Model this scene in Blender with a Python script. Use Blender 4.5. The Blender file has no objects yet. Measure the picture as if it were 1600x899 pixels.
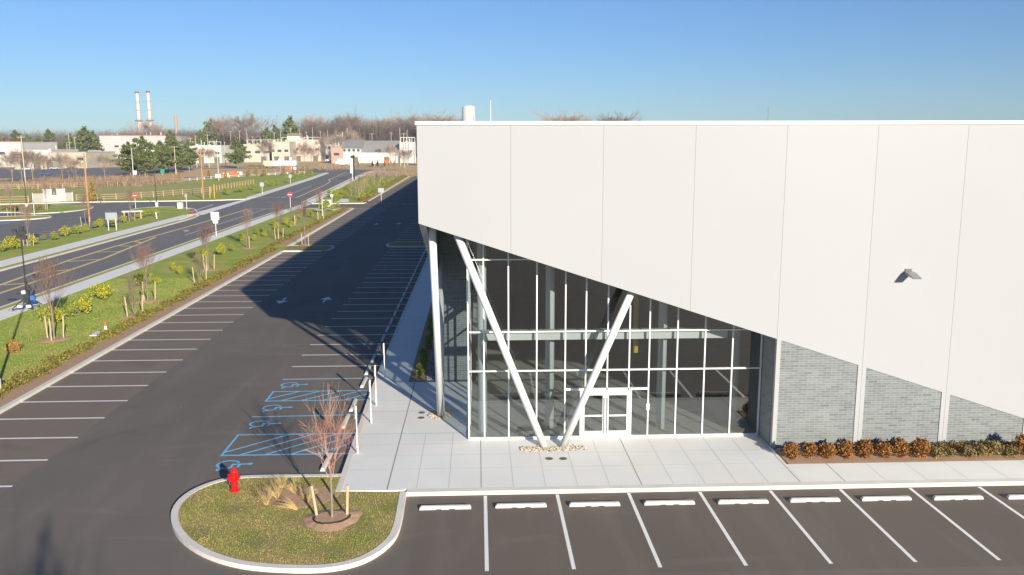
import bpy, math, random
import numpy as np
from mathutils import Vector, Matrix
random.seed(7); RNG = np.random.default_rng(7)
S = bpy.context.scene
COL = S.collection
# ------------------------------------------------------------------ camera
F, YAW, PITCH, ROLL, CH = 1338.78, .0391, .1694, -.0021, 12.98
PW, PH = 1600, 899
def cam_axes():
    cy, sy, cp, sp = math.cos(YAW), math.sin(YAW), math.cos(PITCH), math.sin(PITCH)
    fw = Vector((sy*cp, cy*cp, -sp)); r = Vector((cy, -sy, 0)); u = r.cross(fw)
    c, s = math.cos(ROLL), math.sin(ROLL)
    return c*r+s*u, -s*r+c*u, fw
AX = cam_axes()
cd = bpy.data.cameras.new('camera'); cam = bpy.data.objects.new('camera', cd); COL.objects.link(cam)
m = Matrix.Identity(4)
for i in range(3):
    m[i][0], m[i][1], m[i][2] = AX[0][i], AX[1][i], -AX[2][i]
m[2][3] = CH
cam.matrix_world = m
cd.sensor_width = 36; cd.lens = F/PW*36; cd.clip_end = 6000; cd.clip_start = .1
S.camera = cam
# ------------------------------------------------------------------ light
SUN_EL, SUN_AZ = math.radians(16.7), math.radians(24.3)   # shadows run towards +Y and -X
w = bpy.data.worlds.new('World'); S.world = w; w.use_nodes = True
nt = w.node_tree; bg = nt.nodes['Background']
sky = nt.nodes.new('ShaderNodeTexSky'); sky.sky_type = 'NISHITA'; sky.sun_disc = False
sky.sun_elevation = SUN_EL; sky.sun_rotation = math.pi - SUN_AZ
sky.air_density = 1.0; sky.dust_density = 0.05; sky.ozone_density = 2.2; sky.altitude = 20
hs = nt.nodes.new('ShaderNodeHueSaturation'); hs.inputs['Saturation'].default_value = .90
nt.links.new(sky.outputs[0], hs.inputs['Color']); tn = nt.nodes.new('ShaderNodeMixRGB'); tn.blend_type = 'MULTIPLY'; tn.inputs[0].default_value = 1; tn.inputs[2].default_value = (.50,.74,1.14,1)   # the clear winter sky is bluer than the model's
nt.links.new(hs.outputs[0], tn.inputs[1]); nt.links.new(tn.outputs[0], bg.inputs[0]); bg.inputs[1].default_value = .068
sd = bpy.data.lights.new('sun', 'SUN'); sd.energy = 5.0; sd.angle = math.radians(.5); sd.color = (1, .92, .78)
so = bpy.data.objects.new('sun', sd); COL.objects.link(so)
ldir = Vector((-math.sin(SUN_AZ)*math.cos(SUN_EL), math.cos(SUN_AZ)*math.cos(SUN_EL), -math.sin(SUN_EL)))
so.rotation_euler = ldir.to_track_quat('-Z', 'Y').to_euler(); so.location = (30, -60, 40)
vs = S.view_settings; vs.view_transform = 'Standard'; vs.look = 'None'; vs.gamma = 1; vs.use_curve_mapping = False; vs.exposure = 0.62
S.render.engine = 'CYCLES'
S.cycles.max_bounces = 8; S.cycles.transparent_max_bounces = 16
# ------------------------------------------------------------------ helpers
def ray(px, py):
    return AX[0]*((px-PW/2)/F) + AX[1]*((PH/2-py)/F) + AX[2]
def G(px, py, z=0.0):
    d = ray(px, py); t = (z-CH)/d.z
    return (d.x*t, d.y*t)
def P(px, py, Y):
    d = ray(px, py); t = Y/d.y
    return (d.x*t, Y, CH+d.z*t)
def tag(o, label=None, cat=None, group=None, kind=None):
    if label: o['label'] = label
    if cat: o['category'] = cat
    if group: o['group'] = group
    if kind: o['kind'] = kind
    return o
def thing(name, label, cat, loc=(0,0,0), rz=0, group=None):
    o = bpy.data.objects.new(name, None); COL.objects.link(o); o.location = loc; o.rotation_euler = (0,0,rz)
    o.empty_display_size = .2
    return tag(o, label, cat, group)
class MB:
    def __init__(s): s.v = []; s.f = []; s.smooth = False
    def quad(s, *p):
        n = len(s.v); s.v += [tuple(q) for q in p]; s.f.append(tuple(range(n, n+len(p)))); return s
    def box(s, x0, y0, z0, x1, y1, z1):
        n = len(s.v); s.v += [(x0,y0,z0),(x1,y0,z0),(x1,y1,z0),(x0,y1,z0),(x0,y0,z1),(x1,y0,z1),(x1,y1,z1),(x0,y1,z1)]
        s.f += [(n,n+3,n+2,n+1),(n+4,n+5,n+6,n+7),(n,n+1,n+5,n+4),(n+1,n+2,n+6,n+5),(n+2,n+3,n+7,n+6),(n+3,n,n+4,n+7)]; return s
    def cyl(s, p0, p1, r0, r1=None, n=8, caps=True):
        if r1 is None: r1 = r0
        p0, p1 = Vector(p0), Vector(p1); d = (p1-p0)
        if d.length < 1e-7: return s
        d.normalize(); a = d.orthogonal().normalized(); b = d.cross(a); k = len(s.v)
        for p, r in ((p0, r0), (p1, r1)):
            for i in range(n):
                t = 2*math.pi*i/n; s.v.append(tuple(p+a*(r*math.cos(t))+b*(r*math.sin(t))))
        for i in range(n): j = (i+1) % n; s.f.append((k+i, k+j, k+n+j, k+n+i))
        if caps: s.f.append(tuple(k+i for i in reversed(range(n)))); s.f.append(tuple(k+n+i for i in range(n)))
        return s
    def lathe(s, c, prof, n=20):
        k = len(s.v)
        for r, z in prof:
            for i in range(n):
                t = 2*math.pi*i/n; s.v.append((c[0]+r*math.cos(t), c[1]+r*math.sin(t), c[2]+z))
        for q in range(len(prof)-1):
            for i in range(n): j = (i+1) % n; s.f.append((k+q*n+i, k+q*n+j, k+(q+1)*n+j, k+(q+1)*n+i))
        s.f.append(tuple(k+i for i in reversed(range(n)))); e = k+(len(prof)-1)*n; s.f.append(tuple(e+i for i in range(n)))
        return s
    def prism(s, pts, z0, z1):
        a = sum(pts[i][0]*pts[(i+1) % len(pts)][1]-pts[(i+1) % len(pts)][0]*pts[i][1] for i in range(len(pts)))
        if a < 0: pts = pts[::-1]
        n = len(pts); k = len(s.v)
        s.v += [(x, y, z0) for x, y in pts] + [(x, y, z1) for x, y in pts]
        s.f.append(tuple(range(k+n, k+2*n))); s.f.append(tuple(reversed(range(k, k+n))))
        for i in range(n): j = (i+1) % n; s.f.append((k+i, k+j, k+n+j, k+n+i))
        return s
    def xz(s, pts, y0, y1):      # prism extruded along Y from an XZ outline
        n = len(pts); k = len(s.v)
        s.v += [(x, y0, z) for x, z in pts] + [(x, y1, z) for x, z in pts]
        s.f.append(tuple(range(k, k+n))); s.f.append(tuple(reversed(range(k+n, k+2*n))))
        for i in range(n): j = (i+1) % n; s.f.append((k+j, k+i, k+n+i, k+n+j))
        return s
    def yz(s, pts, x0, x1):
        n = len(pts); k = len(s.v)
        s.v += [(x0, y, z) for y, z in pts] + [(x1, y, z) for y, z in pts]
        s.f.append(tuple(reversed(range(k, k+n)))); s.f.append(tuple(range(k+n, k+2*n)))
        for i in range(n): j = (i+1) % n; s.f.append((k+i, k+j, k+n+j, k+n+i))
        return s
    def strip(s, pts, wd, z, z0=None):   # band of width wd along a polyline; flat, or a kerb if z0 is given
        L = []; R = []
        for i, p in enumerate(pts):
            a = Vector(pts[max(i-1, 0)]); b = Vector(pts[min(i+1, len(pts)-1)]); d = (b-a).normalized(); nrm = Vector((-d.y, d.x))
            L.append((p[0]+nrm.x*wd/2, p[1]+nrm.y*wd/2)); R.append((p[0]-nrm.x*wd/2, p[1]-nrm.y*wd/2))
        for i in range(len(pts)-1):
            if z0 is None: s.quad((*R[i], z), (*R[i+1], z), (*L[i+1], z), (*L[i], z))
            else:
                k = len(s.v)
                for zz in (z0, z): s.v += [(*R[i], zz), (*R[i+1], zz), (*L[i+1], zz), (*L[i], zz)]
                s.f += [(k+4,k+5,k+6,k+7),(k,k+1,k+5,k+4),(k+2,k+3,k+7,k+6)]
                if i == 0: s.f.append((k+3,k,k+4,k+7))
                if i == len(pts)-2: s.f.append((k+1,k+2,k+6,k+5))
        return s
    def leaves(s, P0, size, asp=1.0, up=0.0):
        # leaf quads at the given points, random orientation
        n = len(P0); a = RNG.normal(size=(n,3)); a[:,2] += up; a /= np.linalg.norm(a,axis=1)[:,None]
        b = RNG.normal(size=(n,3)); b -= (b*a).sum(1)[:,None]*a; b /= np.linalg.norm(b,axis=1)[:,None]
        sz = size*RNG.uniform(.6,1.4,n)[:,None]; A = a*sz*asp; B = b*sz/2
        k = len(s.v); V = np.stack([P0-B*.4, P0+A*.5-B, P0+A, P0+A*.5+B],1).reshape(-1,3)
        s.v += [tuple(x) for x in V.tolist()]; s.f += [(k+4*i,k+4*i+1,k+4*i+2,k+4*i+3) for i in range(n)]
        return s
    def mesh(s, name, mat, smooth=False):
        me = bpy.data.meshes.new(name); me.from_pydata([tuple(x) for x in s.v], [], s.f); me.materials.append(mat)
        if smooth or s.smooth: me.polygons.foreach_set('use_smooth', [True]*len(me.polygons))
        me.update(); return me
    def build(s, name, mat, parent=None, smooth=False, kind=None, loc=None):
        o = bpy.data.objects.new(name, s.mesh(name, mat, smooth)); COL.objects.link(o)
        if parent: o.parent = parent
        if kind: o['kind'] = kind
        if loc: o.location = loc
        return o
def part(name, me, parent, loc=None, rz=0, sc=None):
    o = bpy.data.objects.new(name, me); COL.objects.link(o); o.parent = parent
    if loc: o.location = loc
    if rz: o.rotation_euler = (0,0,rz)
    if sc: o.scale = sc if not isinstance(sc, (int, float)) else (sc,)*3
    return o
def copy_tree(o, parent=None):
    c = o.copy(); COL.objects.link(c); c.parent = parent
    for ch in list(o.children): copy_tree(ch, c)
    return c
ORD = ['first','second','third','fourth','fifth','sixth','seventh','eighth','ninth','tenth','eleventh','twelfth','thirteenth','fourteenth','fifteenth','sixteenth','seventeenth','eighteenth','nineteenth','twentieth']
def ordn(i):
    if i < 20: return ORD[i]
    T = ['twenty','thirty','forty','fifty','sixty','seventy','eighty','ninety']
    t, u = divmod(i+1, 10)
    return (T[t-2] + ('-' + ORD[u-1] if u else '')) if u else {2:'twentieth',3:'thirtieth',4:'fortieth',5:'fiftieth',6:'sixtieth',7:'seventieth',8:'eightieth',9:'ninetieth'}[t]
# ------------------------------------------------------------------ materials
def mat(name, c, rough=.8, c2=None, scale=1.0, mix=.5, bump=0, bscale=None, metal=0, island=0, detail=4, c3=None, s3=.1, spec=.3, contrast=1.0):
    mm = bpy.data.materials.new(name); mm.use_nodes = True; n = mm.node_tree; b = n.nodes['Principled BSDF']
    b.inputs['Roughness'].default_value = rough; b.inputs['Metallic'].default_value = metal; b.inputs['Specular IOR Level'].default_value = spec
    b.inputs['Base Color'].default_value = (*c, 1)
    L = n.links; out = None
    if c2 or bump or c3: tc = n.nodes.new('ShaderNodeTexCoord')
    if c2:
        nz = n.nodes.new('ShaderNodeTexNoise'); nz.inputs['Scale'].default_value = scale; nz.inputs['Detail'].default_value = detail
        L.new(tc.outputs['Object'], nz.inputs['Vector'])
        mr = n.nodes.new('ShaderNodeMapRange'); mr.inputs[1].default_value = .5-.22/contrast; mr.inputs[2].default_value = .5+.22/contrast; L.new(nz.outputs[0], mr.inputs[0])
        mx = n.nodes.new('ShaderNodeMixRGB'); mx.inputs[1].default_value = (*c, 1); mx.inputs[2].default_value = (*c2, 1); L.new(mr.outputs[0], mx.inputs[0])
        out = mx.outputs[0]
    if c3:
        nz = n.nodes.new('ShaderNodeTexNoise'); nz.inputs['Scale'].default_value = s3; nz.inputs['Detail'].default_value = 3
        L.new(tc.outputs['Object'], nz.inputs['Vector'])
        mr = n.nodes.new('ShaderNodeMapRange'); mr.inputs[1].default_value = .42; mr.inputs[2].default_value = .66; mr.inputs[4].default_value = mix*1.6; L.new(nz.outputs[0], mr.inputs[0])
        mx = n.nodes.new('ShaderNodeMixRGB'); mx.inputs[2].default_value = (*c3, 1); L.new(out, mx.inputs[1]) if out else None
        if not out: mx.inputs[1].default_value = (*c, 1)
        L.new(mr.outputs[0], mx.inputs[0]); out = mx.outputs[0]
    if island:
        ge = n.nodes.new('ShaderNodeNewGeometry'); mr = n.nodes.new('ShaderNodeMapRange'); mr.inputs[3].default_value = 1-island; mr.inputs[4].default_value = 1+island
        L.new(ge.outputs['Random Per Island'], mr.inputs[0]); hv = n.nodes.new('ShaderNodeHueSaturation')
        if out: L.new(out, hv.inputs['Color'])
        else: hv.inputs['Color'].default_value = (*c, 1)
        L.new(mr.outputs[0], hv.inputs['Value']); out = hv.outputs[0]
    if out: L.new(out, b.inputs['Base Color'])
    if bump:
        nb = n.nodes.new('ShaderNodeTexNoise'); nb.inputs['Scale'].default_value = bscale or scale*4; nb.inputs['Detail'].default_value = 5
        L.new(tc.outputs['Object'], nb.inputs['Vector']); bp = n.nodes.new('ShaderNodeBump'); bp.inputs['Strength'].default_value = bump; bp.inputs['Distance'].default_value = .05
        L.new(nb.outputs[0], bp.inputs['Height']); L.new(bp.outputs[0], b.inputs['Normal'])
    return mm
def asphalt(name, c, ca, cb, seam=None):
    mm = bpy.data.materials.new(name); mm.use_nodes = True; n = mm.node_tree; b = n.nodes['Principled BSDF']; L = n.links
    b.inputs['Roughness'].default_value = .88; b.inputs['Specular IOR Level'].default_value = .25
    tc = n.nodes.new('ShaderNodeTexCoord')
    def noise(sc, det=5, stretch=None, dist=0):
        z = n.nodes.new('ShaderNodeTexNoise'); z.inputs['Scale'].default_value = sc; z.inputs['Detail'].default_value = det; z.inputs['Distortion'].default_value = dist
        if stretch:
            mp = n.nodes.new('ShaderNodeMapping'); mp.inputs['Scale'].default_value = stretch[:3]; mp.inputs['Rotation'].default_value = (0,0,stretch[3]); L.new(tc.outputs['Object'], mp.inputs[0]); L.new(mp.outputs[0], z.inputs['Vector'])
        else: L.new(tc.outputs['Object'], z.inputs['Vector'])
        return z.outputs[0]
    def rng(src, a, bb, lo=0, hi=1):
        r = n.nodes.new('ShaderNodeMapRange'); r.inputs[1].default_value = a; r.inputs[2].default_value = bb; r.inputs[3].default_value = lo; r.inputs[4].default_value = hi; L.new(src, r.inputs[0]); return r.outputs[0]
    def mix(f, a, c2, typ='MIX'):
        x = n.nodes.new('ShaderNodeMixRGB'); x.blend_type = typ; L.new(f, x.inputs[0]); L.new(a, x.inputs[1]) if not isinstance(a, tuple) else setattr(x.inputs[1], 'default_value', (*a, 1))
        L.new(c2, x.inputs[2]) if not isinstance(c2, tuple) else setattr(x.inputs[2], 'default_value', (*c2, 1)); return x.outputs[0]
    o = mix(rng(noise(.12, 4), .38, .62), c, ca)
    if seam:   # older, browner pavement in the stall bands (X beyond the lane seams)
        sp = n.nodes.new('ShaderNodeSeparateXYZ'); L.new(tc.outputs['Object'], sp.inputs[0])
        o2 = rng(sp.outputs[0], seam+.03, seam-.03, 0, .75); o = mix(o2, o, cb)
        y2 = rng(sp.outputs[1], 24.0, 24.06, 0, 1); x2 = rng(sp.outputs[0], -2.3, -2.2, 0, .45)
        mm2 = n.nodes.new('ShaderNodeMath'); mm2.operation = 'MULTIPLY'; L.new(y2, mm2.inputs[0]); L.new(x2, mm2.inputs[1]); o = mix(mm2.outputs[0], o, tuple(q*.62 for q in cb))
    o = mix(rng(noise(.9, 6, (1, .16, 1, .15), .6), .50, .72, 0, .32), o, tuple(min(1, q*1.45) for q in c))
    o = mix(rng(noise(.5, 5, (.25, 1, 1, -.5), 1.5), .60, .68, 0, .14), o, tuple(q*1.5 for q in cb))
    o = mix(rng(noise(.35, 5, None, .8), .62, .74, 0, .5), o, tuple(q*.6 for q in cb))
    o = mix(rng(noise(60, 3), .35, .65, 0, .28), o, tuple(q*.45 for q in c))
    vo = n.nodes.new('ShaderNodeTexVoronoi'); vo.inputs['Scale'].default_value = .8; L.new(tc.outputs['Object'], vo.inputs['Vector'])
    o = mix(rng(vo.outputs['Distance'], .035, .02, 0, .6), o, (.5,.48,.44))
    L.new(o, b.inputs['Base Color'])
    bp = n.nodes.new('ShaderNodeBump'); bp.inputs['Strength'].default_value = .25; bp.inputs['Distance'].default_value = .01; L.new(noise(45, 4), bp.inputs['Height']); L.new(bp.outputs[0], b.inputs['Normal'])
    return mm
def brick(name, axis, cA, cB, cM):
    mm = bpy.data.materials.new(name); mm.use_nodes = True; n = mm.node_tree; b = n.nodes['Principled BSDF']; L = n.links
    b.inputs['Roughness'].default_value = .85
    tc = n.nodes.new('ShaderNodeTexCoord'); sp = n.nodes.new('ShaderNodeSeparateXYZ'); L.new(tc.outputs['Object'], sp.inputs[0])
    cb = n.nodes.new('ShaderNodeCombineXYZ'); L.new(sp.outputs[axis], cb.inputs[0]); L.new(sp.outputs[2], cb.inputs[1])
    def br(w, c1, c2, mo, off):
        t = n.nodes.new('ShaderNodeTexBrick'); L.new(cb.outputs[0], t.inputs['Vector']); t.inputs['Scale'].default_value = 1
        t.inputs['Brick Width'].default_value = w; t.inputs['Row Height'].default_value = .1016; t.inputs['Mortar Size'].default_value = .011; t.inputs['Mortar Smooth'].default_value = .2
        t.inputs['Color1'].default_value = (*c1,1); t.inputs['Color2'].default_value = (*c2,1); t.inputs['Mortar'].default_value = (*mo,1); t.offset = off; t.inputs['Bias'].default_value = -.25
        return t
    t1 = br(.397, cA, cB, cM, .5); t2 = br(.397, (1.06,1.06,1.06), (.55,.57,.58), (1,1,1), .5)
    t2.inputs['Bias'].default_value = -.55; t2.squash = 1.0
    mp = n.nodes.new('ShaderNodeMapping'); mp.inputs['Location'].default_value = (3.97*7, 1.016*9, 0); L.new(cb.outputs[0], mp.inputs[0]); L.new(mp.outputs[0], t2.inputs['Vector'])
    nz = n.nodes.new('ShaderNodeTexNoise'); nz.inputs['Scale'].default_value = .9; L.new(tc.outputs['Object'], nz.inputs['Vector'])
    mx = n.nodes.new('ShaderNodeMixRGB'); mx.blend_type = 'MULTIPLY'; mx.inputs[0].default_value = 1; L.new(t1.outputs[0], mx.inputs[1]); L.new(t2.outputs[0], mx.inputs[2])
    m2 = n.nodes.new('ShaderNodeMixRGB'); m2.blend_type = 'MULTIPLY'; m2.inputs[0].default_value = .25; L.new(mx.outputs[0], m2.inputs[1]); L.new(nz.outputs[0], m2.inputs[2])
    L.new(m2.outputs[0], b.inputs['Base Color'])
    bp = n.nodes.new('ShaderNodeBump'); bp.inputs['Strength'].default_value = .5; bp.inputs['Distance'].default_value = .01; bp.invert = True; L.new(t1.outputs['Fac'], bp.inputs['Height']); L.new(bp.outputs[0], b.inputs['Normal'])
    return mm
def glass(name, tint, refl=1.0):
    mm = bpy.data.materials.new(name); mm.use_nodes = True; n = mm.node_tree; L = n.links; n.nodes.remove(n.nodes['Principled BSDF'])
    t = n.nodes.new('ShaderNodeBsdfTransparent'); t.inputs[0].default_value = (*tint, 1)
    g = n.nodes.new('ShaderNodeBsdfGlossy'); g.inputs['Roughness'].default_value = .012; g.inputs[0].default_value = (.95,.97,.95,1)
    fr = n.nodes.new('ShaderNodeFresnel'); fr.inputs[0].default_value = 1.52
    ma = n.nodes.new('ShaderNodeMath'); ma.operation = 'MULTIPLY_ADD'; ma.inputs[1].default_value = 1.5; ma.inputs[2].default_value = .09; ma.use_clamp = True; L.new(fr.outputs[0], ma.inputs[0])
    tc = n.nodes.new('ShaderNodeTexCoord'); nz = n.nodes.new('ShaderNodeTexNoise'); nz.inputs['Scale'].default_value = .55; nz.inputs['Detail'].default_value = 1; L.new(tc.outputs['Object'], nz.inputs['Vector'])
    bp = n.nodes.new('ShaderNodeBump'); bp.inputs['Strength'].default_value = .12; bp.inputs['Distance'].default_value = .02; L.new(nz.outputs[0], bp.inputs['Height']); L.new(bp.outputs[0], g.inputs['Normal'])
    mx = n.nodes.new('ShaderNodeMixShader'); L.new(ma.outputs[0], mx.inputs[0]); L.new(t.outputs[0], mx.inputs[1]); L.new(g.outputs[0], mx.inputs[2])
    L.new(mx.outputs[0], n.nodes['Material Output'].inputs[0]); return mm
M = {}
M['asphalt'] = asphalt('lot_asphalt', (.175,.152,.130), (.20,.172,.145), (.245,.19,.145), seam=-17.95)
M['road'] = asphalt('road_asphalt', (.205,.19,.18), (.22,.205,.195), (.195,.175,.16))
M['paint'] = mat('white_paint', (.93,.91,.87), .6, (.80,.78,.74), 6, contrast=.8)
M['yellow'] = mat('yellow_paint', (.88,.66,.26), .6, (.78,.57,.22), 5)
M['blue'] = mat('blue_paint', (.16,.50,.80), .6, (.22,.55,.80), 4)
M['bluewhite'] = mat('pale_blue_paint', (.45,.62,.75), .6)
M['kerb'] = mat('kerb_concrete', (.78,.74,.66), .85, (.68,.64,.57), 1.3, bump=.2, bscale=30)
M['walk'] = mat('pavement_concrete', (.83,.825,.78), .85, (.77,.77,.735), .5, bump=.1, bscale=40, c3=(.82,.77,.69), s3=.35, mix=.3)
M['walk2'] = mat('sidewalk_concrete', (.86,.84,.78), .85, (.80,.78,.73), .7, bump=.15, bscale=40)
M['joint'] = mat('joint', (.30,.295,.28), .9)
M['joint_light'] = mat('scored_joint', (.54,.54,.52), .9)
M['grass'] = mat('lawn_grass', (.27,.35,.06), .95, (.35,.41,.08), 1.4, bump=.2, bscale=9, c3=(.50,.43,.13), s3=.33, mix=.42, spec=.1)
M['grass_dry'] = mat('island_grass_soil', (.32,.265,.11), .95, (.24,.25,.07), 1.6, bump=.7, bscale=14, c3=(.40,.28,.15), s3=.7, mix=.6, spec=.1)
M['blade'] = mat('grass_blades', (.33,.36,.08), .8, (.55,.45,.17), .9, island=.35, spec=.1, contrast=1.4)
M['strip'] = mat('verge_strip_grass', (.46,.40,.12), .95, (.36,.36,.10), 2, bump=.2, bscale=12, spec=.1)
M['mulch'] = mat('mulch', (.56,.37,.235), .95, (.42,.27,.17), 9, bump=.3, bscale=25, spec=.1)
M['field'] = mat('field_grass', (.40,.39,.13), .95, (.35,.38,.11), .12, c3=(.50,.40,.19), s3=.03, mix=.4, spec=.1)
M['dry'] = mat('dry_grass', (.70,.47,.26), .95, (.60,.42,.22), .08, c3=(.42,.39,.18), s3=.012, mix=.45, spec=.1)
M['panel'] = mat('white_panel_paint', (.380,.384,.390), .55, (.369,.372,.377), .22, island=.0)
for _o in [0]:
    _n = M['panel'].node_tree; _oi = _n.nodes.new('ShaderNodeObjectInfo'); _mr = _n.nodes.new('ShaderNodeMapRange'); _mr.inputs[3].default_value = .975; _mr.inputs[4].default_value = 1.015; _hv = _n.nodes.new('ShaderNodeHueSaturation')
    _n.links.new(_oi.outputs['Random'], _mr.inputs[0]); _n.links.new(_mr.outputs[0], _hv.inputs['Value'])
    _lk = _n.nodes['Principled BSDF'].inputs['Base Color'].links[0].from_socket; _n.links.new(_lk, _hv.inputs['Color']); _n.links.new(_hv.outputs[0], _n.nodes['Principled BSDF'].inputs['Base Color'])
# panel paint ends
M['cap'] = mat('white_metal', (.80,.79,.76), .4, spec=.4)
M['white'] = mat('white_steel_paint', (.74,.75,.74), .35, (.68,.69,.68), 1.2, spec=.5)
M['dark_steel'] = mat('dark_steel', (.025,.025,.03), .5)
M['grey_metal'] = mat('grey_metal', (.36,.37,.38), .4, metal=.6)
M['bronze'] = mat('bronze_fixture', (.14,.125,.10), .5)
M['brick_y'] = brick('grey_brick_front', 0, (.215,.232,.232), (.15,.163,.165), (.33,.345,.335))
M['brick_x'] = brick('grey_brick_return', 1, (.215,.232,.232), (.15,.163,.165), (.35,.365,.355))
M['glass'] = glass('tinted_glass', (.63,.68,.695)); M['glass_side'] = glass('clear_glass', (.92,.95,.94))
M['floor_in'] = mat('interior_floor', (.50,.50,.46), .6, (.42,.42,.39), 1)
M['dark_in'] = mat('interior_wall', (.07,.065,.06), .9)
M['beam_in'] = mat('interior_white', (.66,.69,.70), .5)
M['roofing'] = mat('roofing', (.6,.6,.58), .8)
M['red'] = mat('red_enamel', (.72,.01,.012), .3, (.62,.008,.012), 3, spec=.5)
M['bark'] = mat('grey_bark', (.30,.25,.19), .9, (.20,.165,.125), 8)
M['twig'] = mat('reddish_twigs', (.26,.155,.13), .8, (.30,.22,.175), 1.2)
M['twig_grey'] = mat('grey_twigs', (.29,.21,.165), .85, (.36,.28,.22), 1.0)
M['twig_pale'] = mat('pale_twigs', (.52,.41,.31), .85, (.50,.17,.12), 1.1, contrast=1.5)
M['stake'] = mat('raw_timber', (.60,.45,.29), .8, (.5,.36,.22), 5)
M['timber'] = mat('orange_timber', (.50,.27,.11), .85, (.42,.22,.09), 2)
M['pole_wood'] = mat('weathered_timber', (.32,.25,.18), .85, (.24,.19,.14), 2)
M['fence_wood'] = mat('fence_timber', (.56,.38,.21), .85, (.42,.28,.16), 2)
M['yleaf'] = mat('yellow_green_leaves', (.42,.38,.035), .7, (.24,.27,.035), 2.2, island=.35, spec=.2)
M['gleaf'] = mat('green_leaves', (.19,.24,.035), .7, (.33,.33,.06), 2.0, island=.35, spec=.2)
M['juniper'] = mat('juniper_leaves', (.16,.14,.035), .8, (.25,.215,.055), .35, island=.4, spec=.1)
M['rust'] = mat('rusty_leaves', (.30,.11,.035), .8, (.30,.17,.05), 1.6, island=.45, spec=.1)
M['olive'] = mat('olive_leaves', (.25,.16,.07), .8, (.22,.19,.075), 1.6, island=.4, spec=.1)
M['brownleaf'] = mat('brown_leaves', (.42,.22,.07), .8, island=.35, spec=.1)
M['arbor'] = mat('arborvitae_leaves', (.27,.22,.06), .85, (.36,.21,.08), .6, island=.35, spec=.1)
M['pine'] = mat('pine_needles', (.10,.13,.045), .85, (.16,.175,.06), .3, island=.4, spec=.1)
M['straw'] = mat('straw_grass', (.62,.46,.22), .8, (.5,.36,.16), 4, island=.3)
M['gravel'] = mat('river_gravel', (.50,.42,.32), .9, island=.6)
M['stone'] = mat('pale_river_stone', (.42,.42,.42), .9, island=.5)
M['cream'] = mat('cream_wall', (.52,.47,.38), .9, (.44,.40,.32), .15)
M['offwhite'] = mat('offwhite_wall', (.60,.59,.55), .9, (.52,.50,.46), .1)
M['greywall'] = mat('grey_cladding', (.42,.41,.40), .85, (.50,.49,.46), .08)
M['greyroof'] = mat('grey_roof', (.34,.32,.30), .85, (.28,.27,.26), .1)
M['rustred'] = mat('red_trim', (.38,.10,.06), .8)
M['window'] = mat('dark_window', (.05,.06,.08), .25, spec=.5)
M['orange'] = mat('orange_plastic', (.80,.13,.03), .5)
M['sred'] = mat('sign_red', (.62,.03,.045), .5)
M['sgreen'] = mat('sign_green', (.03,.30,.18), .5)
M['syellow'] = mat('safety_yellow', (.65,.42,.03), .5)
M['sblue'] = mat('blue_plastic', (.03,.13,.42), .5)
M['signback'] = mat('sign_back_metal', (.46,.48,.50), .45, metal=.4)
M['carblue'] = mat('car_blue', (.05,.09,.2), .3, spec=.5)
M['teal'] = mat('teal_cloth', (.08,.20,.19), .8)
# ------------------------------------------------------------------ ground and roads
MB().prism([(-2500,-300),(2500,-300),(2500,3000),(-2500,3000)], -.6, -.05).build('ground', M['dry'], kind='structure')
# mown grass on both sides of the road
MB().prism([(-140,-100),(60,-100),(60,328),(-20,328),(-46,330),(-70,330),(-100,300),(-140,255),(-220,240)], -.04, -.02).build('field', M['field'], kind='structure')
LOT = [(-23.2,-120),(70,-120),(70,30.2),(-2.7,30.2),(-2.7,30.4),(-5.2,30.4),(-5.9,60),(-5.9,326),(-23.9,326),(-24.0,182.3),(-37.9,185),(-37.9,167),(-24.2,168.6),(-23.3,107)]
MB().prism(LOT, -.04, 0).build('parking_lot', M['asphalt'], kind='structure')
RR = [(-37.9,-80),(-37.9,166),(-37.9,186),(-44.6,303),(-48,392)]          # right kerb of the street
RL = [(-48.6,-80),(-48.6,146),(-49.3,153),(-52.5,158)]
RL2 = [(-53,197),(-51.9,203),(-57.5,304),(-61.5,360),(-64,368),(-72,374)]
road = [(-37.9,-80),(-37.85,166),(-37.85,186),(-44.6,303),(-48,402),(-100,434),(-160,440),(-160,431),(-102,424),(-72,374),(-64,368),(-61.5,360),(-57.5,304),(-51.9,203),(-53,197),(-50.5,172),(-50.5,160),(-48.6,146),(-48.6,-80)]
MB().prism(road, -.04, .004).build('street', M['road'], kind='structure')
MB().strip([(-62,372),(-80,345),(-100,322),(-140,303),(-210,292),(-330,286)], 9, -.010).build('back_road', M['road'], kind='structure')
lotL = [(-140,60),(-57.6,60),(-58.2,155),(-58.6,160),(-62,168),(-62.3,174.5),(-55.6,168),(-51.5,158.5),(-50.3,172),(-53,197),(-59.2,193),(-82.3,190.4),(-100,185),(-140,170)]
MB().prism(lotL, -.04, .001).build('side_parking_lot', M['road'], kind='structure')
MB().prism([(-270,325),(-165,320),(-132,345),(-142,452),(-310,455)], -.045, -.02).build('plant_yard', M['road'], kind='structure')
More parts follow.
